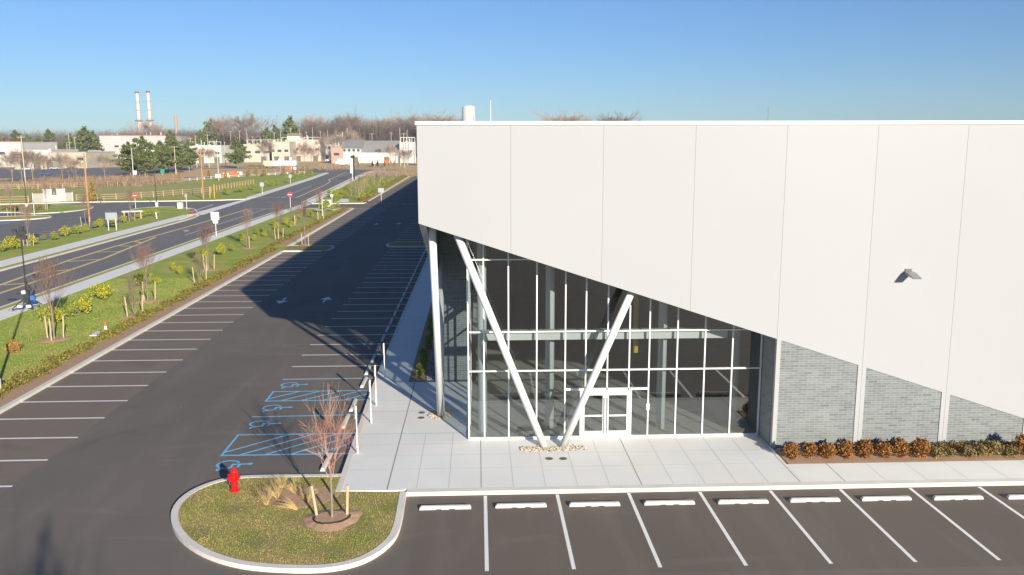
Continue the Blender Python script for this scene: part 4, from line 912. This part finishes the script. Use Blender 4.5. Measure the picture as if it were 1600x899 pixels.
# brush along the left and woods on the skyline
def thicket(n, area, h, mt, name, label, tw=.05, kids=9):
    mb = MB()
    for _ in range(n):
        x, y = area(); hh = h*random.uniform(.6,1.25); 
        for q in range(kids):
            a = random.uniform(0,6.28); d = Vector((math.cos(a)*.5, math.sin(a)*.5, 1)).normalized(); p = Vector((x+random.gauss(0,.12)*hh, y+random.gauss(0,.12)*hh, 0)); wv = Vector((math.sin(a+q),-math.cos(a+q),0))*tw
            q1 = p+d*hh*.5; q2 = q1+(d+Vector((random.gauss(0,.2),random.gauss(0,.2),0))).normalized()*hh*.45
            mb.quad(p-wv, p+wv, q1+wv*.6, q1-wv*.6); mb.quad(q1-wv*.6, q1+wv*.6, q2)
            for e in range(3):
                s_ = q1.lerp(q2, random.random()); dd = Vector((random.gauss(0,1),random.gauss(0,1),.8)).normalized()*hh*.2; mb.quad(s_-wv*.35, s_+wv*.35, s_+dd)
    o = mb.build(name, mt); return tag(o, label, 'brush', kind='stuff')
M['brush'] = mat('brush_twigs', (.38,.24,.17), .9, (.31,.22,.15), .05, island=.4)
M['woods'] = mat('winter_woods', (.135,.098,.083), .9, (.18,.13,.10), .02, island=.35)
random.seed(12)
def a1():
    t = random.random(); return (-128+t*30+random.gauss(0,4), 256+t*22+random.gauss(0,7))
thicket(420, a1, 3.0, M['brush'], 'brush', 'reddish brown leafless brush behind the upper timber fence', .05)
thicket(160, lambda: (random.uniform(-95,-62), random.uniform(385,440)), 2.5, M['brush'], 'brush', 'low brown scrub between the back road and the plant', .05)
thicket(200, lambda: (random.uniform(-45,-20), random.uniform(330,360)), 1.5, M['brush'], 'brush', 'short dry scrub at the far end of the lot', .03)
def belt(n, x0, x1, y0, y1, h): return (n, lambda: (random.uniform(x0,x1), random.uniform(y0,y1)), h)
for (n, ar, h), lb in ((belt(5200,-700,330,820,1050,23),'leafless winter woods along the whole skyline'), (belt(1500,-150,-20,720,790,29),'brown winter woods rising behind the white sheds'), (belt(900,-300,-140,740,800,22),'low brown woods behind the grey block and chimneys')):
    mb = thicket(n, ar, h, M['woods'], 'woodland', lb, .26, 9); mb['category'] = 'woods'
# ground swell carrying the woods
# ------------------------------------------------------------------ poles, lamps, masts
def lamp(x, y, h, label, rz=0, heads=1):
    t = thing('lamp_post', label, 'lamp post', (x,y,0), rz, 'dark parking lot lamp posts')
    MB().cyl((0,0,-.1),(0,0,.85),.30,.30,n=20).build('base', M['kerb'], t)
    MB().cyl((0,0,.85),(0,0,h),.09,.06,n=8).build('pole', M['dark_steel'], t)
    a = MB(); a.cyl((0,0,h-.05),(-.9,0,h+.03),.035,n=6); a.build('arm', M['dark_steel'], t)
    b = MB(); b.box(-1.55,-.17,h-.02,-.85,.17,h+.07); b.build('lamp_head', M['dark_steel'], t)
x, y = G(6,613,0)
lamp(-25.15, 44.0, 9.2, 'lamp post in the mulch bed whose white base shows at the left picture edge', 0)
x, y = G(42,325,0); lamp(x, y, P(32,242,y)[2], 'tall dark lamp post on the grass islet, left of the fenced cabinets')
x, y = G(245,323,0); lamp(x, y, P(240,241,y)[2], 'tall dark lamp post on the rounded corner lawn before the pines')
def upole(px, base, top, label, mt, r=.15, arm=True, Y=None, cat='utility pole', arms=1):
    if Y is None: x, y = G(px, base, 0)
    else: x, y, _ = P(px, base, Y)
    h = P(px, top, y)[2]; t = thing('utility_pole', label, cat, (x,y,0), random.uniform(-.2,.2), 'utility poles')
    MB().cyl((0,0,-.3),(0,0,h),r,r*.65,n=8).build('pole', mt, t)
    if arm:
        for q in range(arms): z = h-.5-q*1.2; mb = MB(); mb.box(-1.25,-.06-r*.8,z-.07,1.25,.06-r*.8,z+.07); mb.build('crossarm', mt, t)
        mb = MB()
        for sx in (-1.1,-.5,.5,1.1): mb.lathe((sx,-r*.8,h-.43), [(.04,0),(.07,.05),(.05,.12),(.02,.16)], 6)
        mb.build('insulator', M['grey_metal'], t)
    return (x, y, h)
PO = M['timber']; PWd = mat('grey_pole_timber', (.50,.44,.36), .85)
upole(140,347,240,'orange timber utility pole beside the side lot, nearest to the camera', PO, .19)
upole(318,312,233,'orange timber utility pole on the verge behind the corner lawn', PO, .18)
upole(342,283,218,'pale bare pole left of the lone pine', mat('pale_timber', (.52,.45,.36), .8), .16, False)
for i, (px, b, tp, Y) in enumerate([(40,288,212,None),(209,282,231,None),(275,272,228,None),(110,246,208,520),(119,246,214,520),(106,246,223,500),(327,262,210,None),(353,262,222,None),(376,246,204,640),(387,246,201,640),(396,246,213,620),(440,246,205,620),(456,246,200,640),(470,246,204,620),(480,246,206,620),(490,246,199,640),(502,246,205,600),(513,246,204,600),(430,246,207,600),(424,246,217,580),(582,246,208,560),(626,260,200,None),(632,262,208,None),(637,258,203,None),(612,246,207,600),(545,250,200,None),(362,246,205,640),(408,246,214,600),(300,262,215,None),(308,262,212,None)]):
    upole(px, b, tp, 'slender weathered pole in the middle distance, %s from the left' % ordn(sorted([40,209,275,110,119,106,327,353,376,387,396,440,456,470,480,490,502,513,430,424,582,626,632,637,612,545,362,408,300,308]).index(px)), PWd, .2, i % 2 == 0, Y)
upole(767,246,157,'pale mast standing above the warehouse roof beside the white tank', M['cap'], .2, False, 400)
upole(1197,246,167,'thin mast rising above the warehouse roof, right', M['pole_wood'], .2, False, 400)
# chimneys and tank
def chimney(px, top, Y, r, label, mats):
    x, y, h = P(px, top, Y); t = thing('chimney', label, 'chimney', (x,y,0), 0, 'industrial chimneys')
    MB().cyl((0,0,-1),(0,0,h),r*1.1,r*.85,n=20).build('stack', mats[0], t, smooth=True)
    for f in (.55,): MB().lathe((0,0,h*f), [(r*1.0,0),(r*1.9,.1),(r*1.9,.9),(r*1.0,1.0)], 16).build('platform', M['bronze'], t)
    MB().cyl((0,0,h),(0,0,h+1.6),r*.98,r*.98,n=18).build('cap_ring', M['bronze'], t)
    for q in range(5): MB().lathe((0,0,h*(.3+.14*q)), [(r*1.06,0),(r*1.09,.2),(r*1.06,.6)], 16).build('band', mats[1], t)
wst = mat('chimney_white', (.62,.58,.54), .8, (.5,.42,.36), .12); rst = mat('chimney_rust', (.52,.28,.18), .85)
chimney(214,146,880,2.0,'left of the twin tall white chimneys',(wst,rst)); chimney(231,145,880,2.0,'right of the twin tall white chimneys',(wst,rst))
x, y, h = P(274,180,820); t = thing('chimney', 'shorter orange and white chimney right of the twin chimneys', 'chimney', (x,y,0), 0, 'industrial chimneys')
MB().cyl((0,0,-1),(0,0,h*.62),1.4,1.2,n=16).build('stack', wst, t); MB().cyl((0,0,h*.62),(0,0,h),1.25,1.0,n=16).build('upper_stack', rst, t)
x, y, h = P(732,165,420); r = 10*420/F
T = thing('storage_tank', 'white domed cylindrical tank showing above the warehouse roof', 'tank', (x,y,0)); MB().cyl((0,0,-.5),(0,0,h-.9),r,r,n=36).build('shell', M['offwhite'], T, smooth=True)
MB().lathe((0,0,h-.9), [(r*1.02,0),(r*.9,.35),(r*.5,.8),(r*.1,1.0)], 36).build('dome', M['cap'], T); MB().box(r*.3,-r*1.02,0,r*.42,-r*.93,h-.6).build('ladder', M['cap'], T)
# mobile mast by the sidewalk
mx, my = G(44,484,.14)
MT = thing('mobile_mast', 'tall black telescopic mast with clustered heads on a wheeled base by the sidewalk', 'mast', (mx,my,.14), .3)
h = P(36,366,my)[2]-.14
mb = MB(); zz = 0.4; r = .085
for q in range(5): z2 = .4+(h-.4)*(q+1)/5; mb.cyl((0,0,zz),(-.0,0,z2),r,r*.96,n=10); mb.cyl((0,0,z2-.06),(0,0,z2),r*1.3,r*1.3,n=10); zz = z2; r *= .80
mb.build('mast_tube', M['dark_steel'], MT)
for q, (dx, dy, dz, s) in enumerate([(-.42,0,.25,.16),(-.2,.1,-.05,.15),(.08,0,.42,.17),(.22,0,.12,.16),(.05,.1,.1,.2),(-.05,0,-.2,.14),(.2,.05,-.28,.18),(-.34,.1,-.28,.08)]):
    MB().box(dx-s,dy-s,h+dz-s*.8,dx+s,dy+s,h+dz+s*.8).cyl((0,0,h),(dx,dy,h+dz),.03,n=6).build('mast_head', M['dark_steel'], MT)
for q in range(4):
    a = q*math.pi/2+.5; l = MB(); l.cyl((0,0,1.1),(1.2*math.cos(a),1.2*math.sin(a),.12),.04,n=8); l.cyl((0,0,.3),(1.2*math.cos(a),1.2*math.sin(a),.12),.035,n=8); lg = l.build('leg', M['dark_steel'], MT)
    wv = Vector((-math.sin(a),math.cos(a),0))*.05; c0 = Vector((1.25*math.cos(a),1.25*math.sin(a),.12)); MB().cyl(c0-wv, c0+wv, .13, n=14).build('wheel', M['grey_metal'], lg)
MB().box(-.65,-.3,.22,-.3,.15,.42).build('white_case', M['cap'], MT); MB().box(-.05,-.45,.2,.3,-.2,.42).build('white_case', M['cap'], MT)
MB().box(.22,-.15,.75,.55,.2,1.1).build('blue_case', M['sblue'], MT); MB().box(-.2,-.3,.6,.2,.2,1.5).build('control_box', M['dark_steel'], MT); MB().box(-.3,-.34,1.3,-.02,-.12,1.55).build('yellow_unit', M['cap'], MT)
mb = MB(); mb.cyl((-.7,0,1.25),(.0,0,1.35),.03,n=6); mb.cyl((.05,0,2.2),(.35,0,1.5),.04,n=6); mb.build('stay', M['dark_steel'], MT)
# ------------------------------------------------------------------ cone, bollard, cabinets, signs
cx, cy = G(165.5,520,.13)
C = thing('traffic_cone', 'orange and white traffic cone beside a small concrete pad on the lawn', 'traffic cone', (cx,cy,.13))
MB().box(-.19,-.19,0,.19,.19,.035).build('base', M['orange'], C); MB().lathe((0,0,.035), [(.15,0),(.115,.2),(.113,.2)]).build('lower_cone', M['orange'], C); MB().lathe((0,0,.236), [(.113,0),(.075,.24)]).build('white_collar', M['cap'], C); MB().lathe((0,0,.477), [(.074,0),(.03,.26),(.02,.27)]).build('tip', M['orange'], C)
px0, py0 = G(160,522,.13); o = MB().box(-.6,-.6,0,.6,.6,.05).build('utility_cover', M['cap'], loc=(px0,py0,.132)); tag(o, 'flat pale concrete utility cover beside the traffic cone', 'utility cover')
def signpost(px, py, h, w_, hs_, label, face, back=None, twin=False, name='road_sign', rz=0, octo=False, post='cap', z=.1, grp='road signs'):
    x, y = G(px, py, z); t = thing(name, label, 'sign', (x,y,z), rz, grp)
    if twin:
        for s in (-1,1): MB().box(s*w_*.33-.05,-.04,0,s*w_*.33+.05,.04,h).build('post', M[post], t)
    else: MB().cyl((0,0,0),(0,0,h-.02),.045,n=8).build('post', M[post], t)
    mb = MB()
    if octo: mb.xz([(w_/2*math.cos(math.pi/8+i*math.pi/4)/math.cos(math.pi/8), h-hs_/2+hs_/2*math.sin(math.pi/8+i*math.pi/4)/math.cos(math.pi/8)) for i in range(8)], -.09, -.06)
    else: mb.box(-w_/2,-.09,h-hs_,w_/2,-.06,h)
    s = mb.build('sign_panel', M[face], t); return t, s
t, s = signpost(338,369,3.3,1.1,1.05,'blank white square sign on a thick stem between the street and the trees','cap', z=.14); MB().box(-.35,-.07,1.75,.35,.05,2.25).build('lower_panel', M['cap'], t)
def stop_sign(px, py, label, dne=False, h=3.0, d=1.0):
    t, s = signpost(px, py, h, d, d, label, 'sred' , octo=not dne, name='stop_sign')
    if dne:
        s.data = MB().cyl((0,-.06,h-d/2),(0,-.09,h-d/2),d/2,n=24).mesh('sign_panel', M['sred']); MB().box(-d*.36,-.097,h-d/2-.10,d*.36,-.0905,h-d/2+.10).build('white_bar', M['cap'], s)
    else:
        cu = bpy.data.curves.new('lettering', 'FONT'); cu.body = 'STOP'; cu.size = d*.36; cu.align_x = 'CENTER'; cu.align_y = 'CENTER'; cu.extrude = .002
        tmp = bpy.data.objects.new('lettering', cu); COL.objects.link(tmp); bpy.context.view_layer.update()
        me = bpy.data.meshes.new_from_object(tmp); bpy.data.objects.remove(tmp); me.materials.clear(); me.materials.append(M['cap'])
        o = bpy.data.objects.new('lettering', me); COL.objects.link(o); o.parent = s; o.location = (0,-.0935,h-d/2); o.rotation_euler = (math.pi/2,0,0)
        mb = MB(); ro, ri = d/2*.96/math.cos(math.pi/8), d/2*.88/math.cos(math.pi/8)
        for i in range(8):
            a, b = math.pi/8+i*math.pi/4, math.pi/8+(i+1)*math.pi/4
            mb.quad((ro*math.cos(a),-.0925,h-d/2+ro*math.sin(a)),(ro*math.cos(b),-.0925,h-d/2+ro*math.sin(b)),(ri*math.cos(b),-.0925,h-d/2+ri*math.sin(b)),(ri*math.cos(a),-.0925,h-d/2+ri*math.sin(a)))
        mb.build('border', M['cap'], s)
stop_sign(454,325,'red round sign with white bar facing the camera beside the street',True,3.1,1.0)
stop_sign(212,326,'red and white no entry sign on the corner lawn near the lamp post',True,3.0,.95)
signpost(292,328,3.0,.45,.6,'narrow pale sign on a thin post at the corner lawn tip','signback')
signpost(176,360,2.6,1.7,1.05,'grey two-legged sign seen from behind on the lawn before the side lot','signback',twin=True,z=.13)
signpost(54,337,2.8,.2,.9,'slender white edge-on sign on the narrow islet','signback')
signpost(410,303,2.8,1.0,1.0,'grey-backed sign with a plate, nearer of two on the far verge','signback')
signpost(454,287,2.8,.9,1.0,'grey-backed sign, farther of two on the far verge','signback')
signpost(596,320,3.4,1.2,.9,'grey-backed sign in the planted kerb at the lot edge','signback')
signpost(585,261,3.0,1.3,1.3,'pale round-cornered sign before the columnar evergreens','cap')
t, s = signpost(605,262,3.6,1.6,1.6,'orange diamond road-works sign among the columnar evergreens','orange'); s.rotation_euler = (0,0,0)
s.data = MB().xz([(0,1.6),(1.15,2.75),(0,3.9),(-1.15,2.75)], -.09, -.05).mesh('sign_panel', M['orange'])
signpost(255,284,4.0,1.3,1.2,'green sign on the back road beside the arborvitae','sgreen')
signpost(212,287,4.0,1.2,1.2,'white sign low in front of the big pines','cap')
signpost(504,338,4.4,.16,.9,'red-topped thin marker post beside the driveway','sred')
signpost(519,321,2.2,.5,.5,'small pale post sign by the driveway kerb','cap')
for i, (px, lb) in enumerate(((438,'left'),(455,'right'))):
    signpost(px, 268, 6.0 if i else 5.4, 1.0, 1.0, '%s of two white round-topped signs behind the far verge' % lb, 'cap')
# gateway post with arm at the far end of the street
x, y = G(552,281,.1); t = thing('banner_post', 'dark post with a tall white banner panel beside the far sidewalk', 'banner post', (x,y,.14), 0)
MB().cyl((.35,0,0),(.35,0,P(552,243,y)[2]),.22,n=10).build('post', M['dark_steel'], t); MB().box(-.9,-.2,P(552,277,y)[2]+1.2,.0,0,P(552,256,y)[2]).build('banner_panel', M['cap'], t); MB().box(-.25,-.15,0,-.1,0,3).build('banner_leg', M['cap'], t); MB().box(-.6,-.3,P(552,248,y)[2],.7,.3,P(552,244,y)[2]).build('head_box', M['dark_steel'], t)
# white equipment box by the driveway
x, y = G(511,323,.1); t = thing('equipment_cabinet', 'white equipment cabinet on a slab beside the driveway', 'cabinet', (x,y,.13)); 
MB().box(-.85,-.5,.1,.85,.5,1.35).build('housing', M['cap'], t); MB().box(-1,-.65,0,1,.65,.1).build('slab', M['walk2'], t); MB().box(-.7,-.515,.25,-.02,-.505,1.25).box(.02,-.515,.25,.7,-.505,1.25).build('door', M['offwhite'], t)
x, y = G(282,326,.1); t = thing('equipment_cabinet', 'small white cabinet on the rounded corner lawn near the street mouth', 'cabinet', (x,y,.13)); MB().box(-.45,-.4,0,.45,.4,1.1).build('housing', M['cap'], t); MB().box(-.48,-.43,1.1,.48,.43,1.16).build('lid', M['offwhite'], t)
# bench
x, y = G(208,342,.13); t = thing('stone_bench', 'pale slab bench on short legs by the twiggy staked tree', 'bench', (x,y,.13), .2); MB().box(-1.6,-.4,1.15,1.6,.4,1.35).build('seat', M['walk2'], t)
for s in (-1.3,1.3): MB().box(s-.08,-.3,0,s+.08,.3,1.15).build('leg', M['stake'], t)
o = MB().cyl((0,0,0),(-.1,0,1.1),.1,n=10).build('bollard', M['cap'], loc=(*G(245,342,.13),.13)); tag(o, 'short leaning white bollard on the corner lawn', 'bollard')
# cabinets in the timber enclosure
ex0, ey0 = G(52,317,.05); ex1, ey1 = G(114,315,.05)
t = thing('fenced_enclosure', 'grey slatted enclosure along the far kerb of the side lot', 'fence', (ex0,ey0,0), math.atan2(ey1-ey0, ex1-ex0)); LN = math.hypot(ex1-ex0, ey1-ey0)
M['slats'] = mat('grey_slats', (.38,.34,.30), .85, (.5,.46,.42), 2)
for (a, b) in ((0,LN*.27),(LN*.80,LN)):
    mb = MB(); q = a
    while q < b: mb.box(q,0,.1,q+.13,.05,2.0); q += .17
    mb.build('slat_panel', M['slats'], t)
for q in (0, LN*.27, LN*.8, LN): MB().box(q-.07,.06,0,q+.07,.2,2.15).build('post', M['kerb'], t)
for i, fx_ in enumerate((.37,.71)):
    u = thing('electrical_cabinet', '%s tall white cabinet of the pair in the slatted enclosure' % ('left','right')[i], 'cabinet', (ex0+(ex1-ex0)*fx_, ey0+(ey1-ey0)*fx_, .05), t.rotation_euler.z, 'electrical cabinets'); MB().box(-.85,-.3,.1,.85,.7,2.75).build('housing', M['offwhite'], u); MB().box(-.9,-.36,2.75,.9,.75,2.83).build('lid', M['cap'], u)
    MB().box(-.75,-.315,.3,-.02,-.303,2.6).box(.02,-.315,.3,.75,-.303,2.6).build('door', M['greywall'], u)
u = thing('electrical_cabinet', 'low white cabinet between the two tall ones in the enclosure', 'cabinet', (ex0+(ex1-ex0)*.54, ey0+(ey1-ey0)*.54, .05), t.rotation_euler.z, 'electrical cabinets'); MB().box(-.5,-.2,.6,.5,.5,1.5).build('housing', M['offwhite'], u); MB().box(-.7,-.1,0,.7,.4,.6).build('plinth', M['greywall'], u); MB().cyl((0,0,1.5),(0,0,2.2),.12,n=12).build('vent', M['grey_metal'], u)
# ------------------------------------------------------------------ timber fences, guard rail
def fence(pts, label, sp=3.0, h=1.5, rails=3, mt='fence_wood', grp='timber post and rail fences'):
    t = thing('timber_fence', label, 'fence', (*pts[0],0), 0, grp); ox, oy = pts[0]; cnt = 0; rr = MB(); posts = []
    for a, b in zip(pts, pts[1:]):
        L = math.hypot(b[0]-a[0], b[1]-a[1]); n = max(1, int(L/sp)); 
        for i in range(n): posts.append((a[0]+(b[0]-a[0])*i/n-ox, a[1]+(b[1]-a[1])*i/n-oy))
    posts.append((pts[-1][0]-ox, pts[-1][1]-oy))
    pme = MB().box(-.09,-.09,-.1,.09,.09,h).mesh('post', M[mt])
    for p in posts[:98]: part('post', pme, t, (*p,0))
    for p, q in zip(posts, posts[1:]):
        d = Vector((q[0]-p[0], q[1]-p[1])); 
        for k_ in range(rails): z = .35+k_*(h-.5)/max(1,rails-1); rr.cyl((p[0],p[1]-.1,z),(q[0],q[1]-.1,z),.06,n=4)
    rr.build('rail', M[mt], t)
fence([G(-40,320,0),G(0,318,0),G(45,317,0)][::1] , 'timber fence left of the slatted enclosure', 2.8)
fence([G(120,314,0),G(182,313,0),G(240,309,0),G(300,304,0),G(330,301,0),G(352,296,0),G(396,288,0)], 'lower timber fence running from the orange pole towards the far verge', 2.8)
fence([G(-30,298,0),G(0,297,0),G(60,296,0),G(135,293,0),G(200,289,0),G(285,285,0)], 'upper timber fence across the far edge of the field', 3.2)
fence([G(285,284,0),G(330,280,0),G(400,276,0),G(476,271,0)], 'white guard rail along the back road', 4, 1.0, 2, 'cap', None)
for i, (px, py) in enumerate(((328,300),(335,301))):
    x, y = G(px, py+9, .1); o = MB().cyl((0,0,0),(.1,0,3.2 if i else 2.6),.09,n=8).build('marker_pole', M['syellow'], loc=(x,y,.1)); tag(o, '%s of two yellow guy guards beside the orange pole on the verge' % ('left','right')[i], 'marker post', 'yellow guy guards')
# orange barriers
for i, (px, py, w_, mt) in enumerate([(346,277,1.6,'orange'),(353,276,1.4,'cap'),(361,274,2.0,'orange'),(368,275,2.0,'orange'),(375,274,1.2,'cap'),(452,266,2.2,'orange'),(341,278,1.2,'cap'),(460,266,1.6,'cap')]):
    x, y = G(px, py, 0); t = thing('road_barrier', '%s water-filled road barrier by the back road, %s from the left' % ('orange' if mt == 'orange' else 'white', ordn([341,346,353,361,368,375,452,460].index(px))), 'barrier', (x,y,0), .1, 'road barriers by the back road')
    MB().yz([(-.5,0),(.5,0),(.35,.6),(.2,1.3),(-.2,1.3),(-.35,.6)], -w_*.75, w_*.75).build('barrier_body', M[mt], t); MB().box(-w_*.6,-.25,1.3,-w_*.5,.25,1.45).build('barrier_lug', M[mt], t)
# ------------------------------------------------------------------ far buildings
def bld(px0, px1, top, base, Y, label, wall, roof=None, depth=30, gable=0, wins=0, doors=0, name='industrial_building', trim=None, stacks=0, winmat='window'):
    x0, _, z = P(px0, top, Y); x1 = P(px1, top, Y)[0]; h = P(px0, top, Y)[2]; zb = -.5
    t = thing(name, label, 'building', ((x0+x1)/2, Y, 0), 0, 'industrial buildings beyond the field'); w2 = (x1-x0)/2
    MB().box(-w2,0,zb,w2,depth,h-gable-.05).build('wall', wall, t)
    r = MB()
    if gable: r.yz([(-.4,h-gable-.05),(depth+.4,h-gable-.05),(depth*.5,h)], -w2-.4, w2+.4)
    else: r.box(-w2-.15,-.15,h-.05,w2+.15,depth+.15,h+.25)
    rf = r.build('roof', roof or wall, t)
    if trim: MB().box(-w2-.2,-.2,h+.25,w2+.2,.2,h+.8).build('roof_trim', trim, t)
    for i in range(wins): wx = -w2+(i+.5)*2*w2/wins; ww = min(1.6, w2/wins*.55); f = MB().box(wx-ww,-.06,h*.5,wx+ww,-.005,h*.5+1.5).build('window', M[winmat], t)
    for i in range(doors): wx = -w2+(i+.7)*2*w2/doors; MB().box(wx-1.6,-.08,0,wx+1.6,-.005,3.6).build('roller_door', M['bronze'], t)
    for i in range(stacks):
        wx = random.uniform(-w2*.85,w2*.85); MB().box(wx-.7,depth*.2,h+.2,wx+.7,depth*.2+1.5,h+.6+random.random()*.6).build('roof_unit', M['greywall'], rf)
        MB().cyl((wx+1.8,depth*.3,h),(wx+1.8,depth*.3,h+2+random.random()*1.5),.25,n=8).build('vent_pipe', M['offwhite'], rf)
    return t
W_, CR_, GW = M['offwhite'], M['cream'], M['greywall']; random.seed(77)
bld(-30,32,223,252,470,'pale shed with a red roof edge at the far left',W_,depth=40,trim=M['rustred'],wins=3)
bld(34,80,235,252,450,'low white building with canopy before the dark evergreens',W_,depth=30,wins=2,stacks=1)
bld(76,134,239,262,440,'long low cream building right of the yellow bays',CR_,depth=35,wins=3)
bld(22,84,252,266,425,'flat dark canopy over yellow and red bay doors',CR_,M['bronze'],depth=8,doors=3)
bld(155,259,213,252,700,'big grey box-shaped block with a red roof edge',GW,depth=60,trim=M['rustred'],stacks=5,wins=2)
bld(259,300,240,252,600,'low pale shed behind the pine cluster',W_,depth=30,stacks=2,wins=3)
bld(296,345,228,258,540,'low whitish building left of the lone pine',W_,depth=30,stacks=3,wins=4,doors=2)
bld(380,424,226,256,560,'cream process building right of the lone pine',CR_,depth=20,stacks=4,wins=3,doors=1)
bld(420,452,222,258,560,'cream block with dark doorway in the middle of the plant',CR_,depth=24,stacks=3,wins=3,doors=2)
bld(446,500,219,256,580,'pinkish flat-roofed plant hall behind the reddish tree',mat('pinkish_wall',(.52,.40,.32),.9,(.58,.52,.45),.1),depth=30,stacks=3,wins=5,doors=2)
bld(448,468,208,225,620,'small upper house with olive roof above the plant',W_,mat('olive_roof',(.3,.28,.14),.9),depth=10,gable=2,wins=2)
bld(498,530,214,250,600,'white two-storey hall left of the brick-ended shed',W_,M['greyroof'],depth=34,gable=3,wins=5,stacks=2,doors=2)
bld(517,534,231,249,524,'pink brick end wall beside the white shed',mat('pink_brick',(.50,.31,.23),.9,(.42,.26,.2),.5),depth=10,wins=1)
bld(534,563,219,251,527,'white hall with long grey roof left of the gabled shed',W_,M['greyroof'],depth=40,gable=5,wins=4,doors=1)
bld(560,622,220,252,530,'long white gabled shed with grey roof',W_,M['greyroof'],depth=34,gable=7,doors=1,wins=1)
bld(624,646,223,250,530,'white box building nearest the warehouse corner',W_,depth=20,wins=2,stacks=1)
# trailer with blue lettering-like panels behind the dry grass
x0, _, _ = P(411,252,430); x1 = P(463,252,430)[0]; t = thing('parked_trailer', 'long low cream and blue trailer parked behind the dry grass', 'trailer', ((x0+x1)/2,430,0)); w2 = (x1-x0)/2
MB().box(-w2,0,.9,-w2*.4,2.5,3.7).build('cream_body', CR_, t); MB().box(-w2*.39,0,.9,w2,2.5,3.7).build('blue_body', mat('pale_blue_grey',(.42,.46,.55),.7,(.6,.6,.62),.6), t)
for q in range(5): MB().cyl((-w2*.8+q*w2*.4,-.05,.5),(-w2*.8+q*w2*.4,.3,.5),.5,n=14).build('wheel', M['dark_steel'], t)
MB().box(-w2,.3,.55,w2,2.2,.9).build('chassis', M['dark_steel'], t)
# far cars
def car(px, py, mt, label, rz=0):
    x, y = G(px, py, 0); t = thing('parked_car', label, 'car', (x,y,0), rz, 'cars parked by the plant')
    b = MB(); b.xz([(-2.2,.35),(2.2,.35),(2.25,.75),(1.3,.92),(.7,1.42),(-1.0,1.42),(-1.7,.95),(-2.25,.85)], -.85, .85); bd = b.build('body', mt, t)
    g = MB(); g.xz([(-1.45,.96),(1.12,.96),(.62,1.37),(-.95,1.37)], -.87, .87); g.build('windows', M['window'], t)
    for sx in (-1.35,1.35):
        for sy in (-.9,.68): MB().cyl((sx,sy,.33),(sx,sy+.22,.33),.33,n=14).build('wheel', M['dark_steel'], t)
car(44,266,M['cap'],'white car at the left before the canopy building'); car(72,274,M['carblue'],'dark blue car below the yellow bays',.2); car(86,265,M['greywall'],'silver car before the long cream wall',.1); car(113,265,M['dark_steel'],'dark car at the right end of the cream wall')
car(203,256,M['carblue'],'blue car at the foot of the grey block',.1); car(181,256,M['carblue'],'dark car left of the blue one below the grey block',.1); car(498,251,M['sblue'],'bright blue car before the white two-storey hall'); car(513,252,M['cap'],'white car before the white two-storey hall',.2)
t = thing('white_tent', 'white box van parked beyond the far end of the street', 'van', (*G(537,259,0),0)); MB().box(-3,-1,.6,3,1.2,3.6).build('box_body', M['cap'], t); MB().box(-4.3,-.9,.5,-3.02,1.1,2.4).build('cab', M['cap'], t); t.name = 'box_van'
for q in (-3.4,2): MB().cyl((q,-1.05,.45),(q,-.8,.45),.45,n=14).build('wheel', M['dark_steel'], t)
# steel pipe racks of the plant
for i, (a, b, tp, Y) in enumerate([(300,345,222,600),(386,440,219,600),(138,158,236,520),(440,500,215,640),(626,648,215,520)]):
    x0 = P(a,tp,Y)[0]; x1 = P(b,tp,Y)[0]; h = P(a,tp,Y)[2]; t = thing('pipe_rack', ['white pipe rack left of the lone pine','white pipe rack right of the lone pine','pale pipe bridge left of the grey block','thin pipe rack behind the plant hall','white pipe rack beside the warehouse corner'][i], 'pipe rack', (x0,Y,0), 0, 'pipe racks of the plant')
    n = 5; 
    for q in range(n+1): MB().box((x1-x0)*q/n-.11,0,0,(x1-x0)*q/n+.11,.25,h).build('column', M['cap'], t)
    for z in (h, h*.8): MB().cyl((0,.13,z),(x1-x0,.13,z),.15,n=8).build('pipe', M['cap'], t)
    o = MB(); 
hz = MB().box(-900,-320,-1.6,720,1150,75).build('haze', bpy.data.materials.new('haze_air'), kind='stuff'); hz['label'] = 'thin pale winter haze over the whole site'; hz['category'] = 'haze'
hm = hz.data.materials[0]; hm.use_nodes = True; hn = hm.node_tree; hn.nodes.remove(hn.nodes['Principled BSDF'])
hv = hn.nodes.new('ShaderNodeVolumePrincipled'); hv.inputs['Color'].default_value = (.80,.88,1,1); hv.inputs['Density'].default_value = .00016; hn.links.new(hv.outputs[0], hn.nodes['Material Output'].inputs['Volume'])
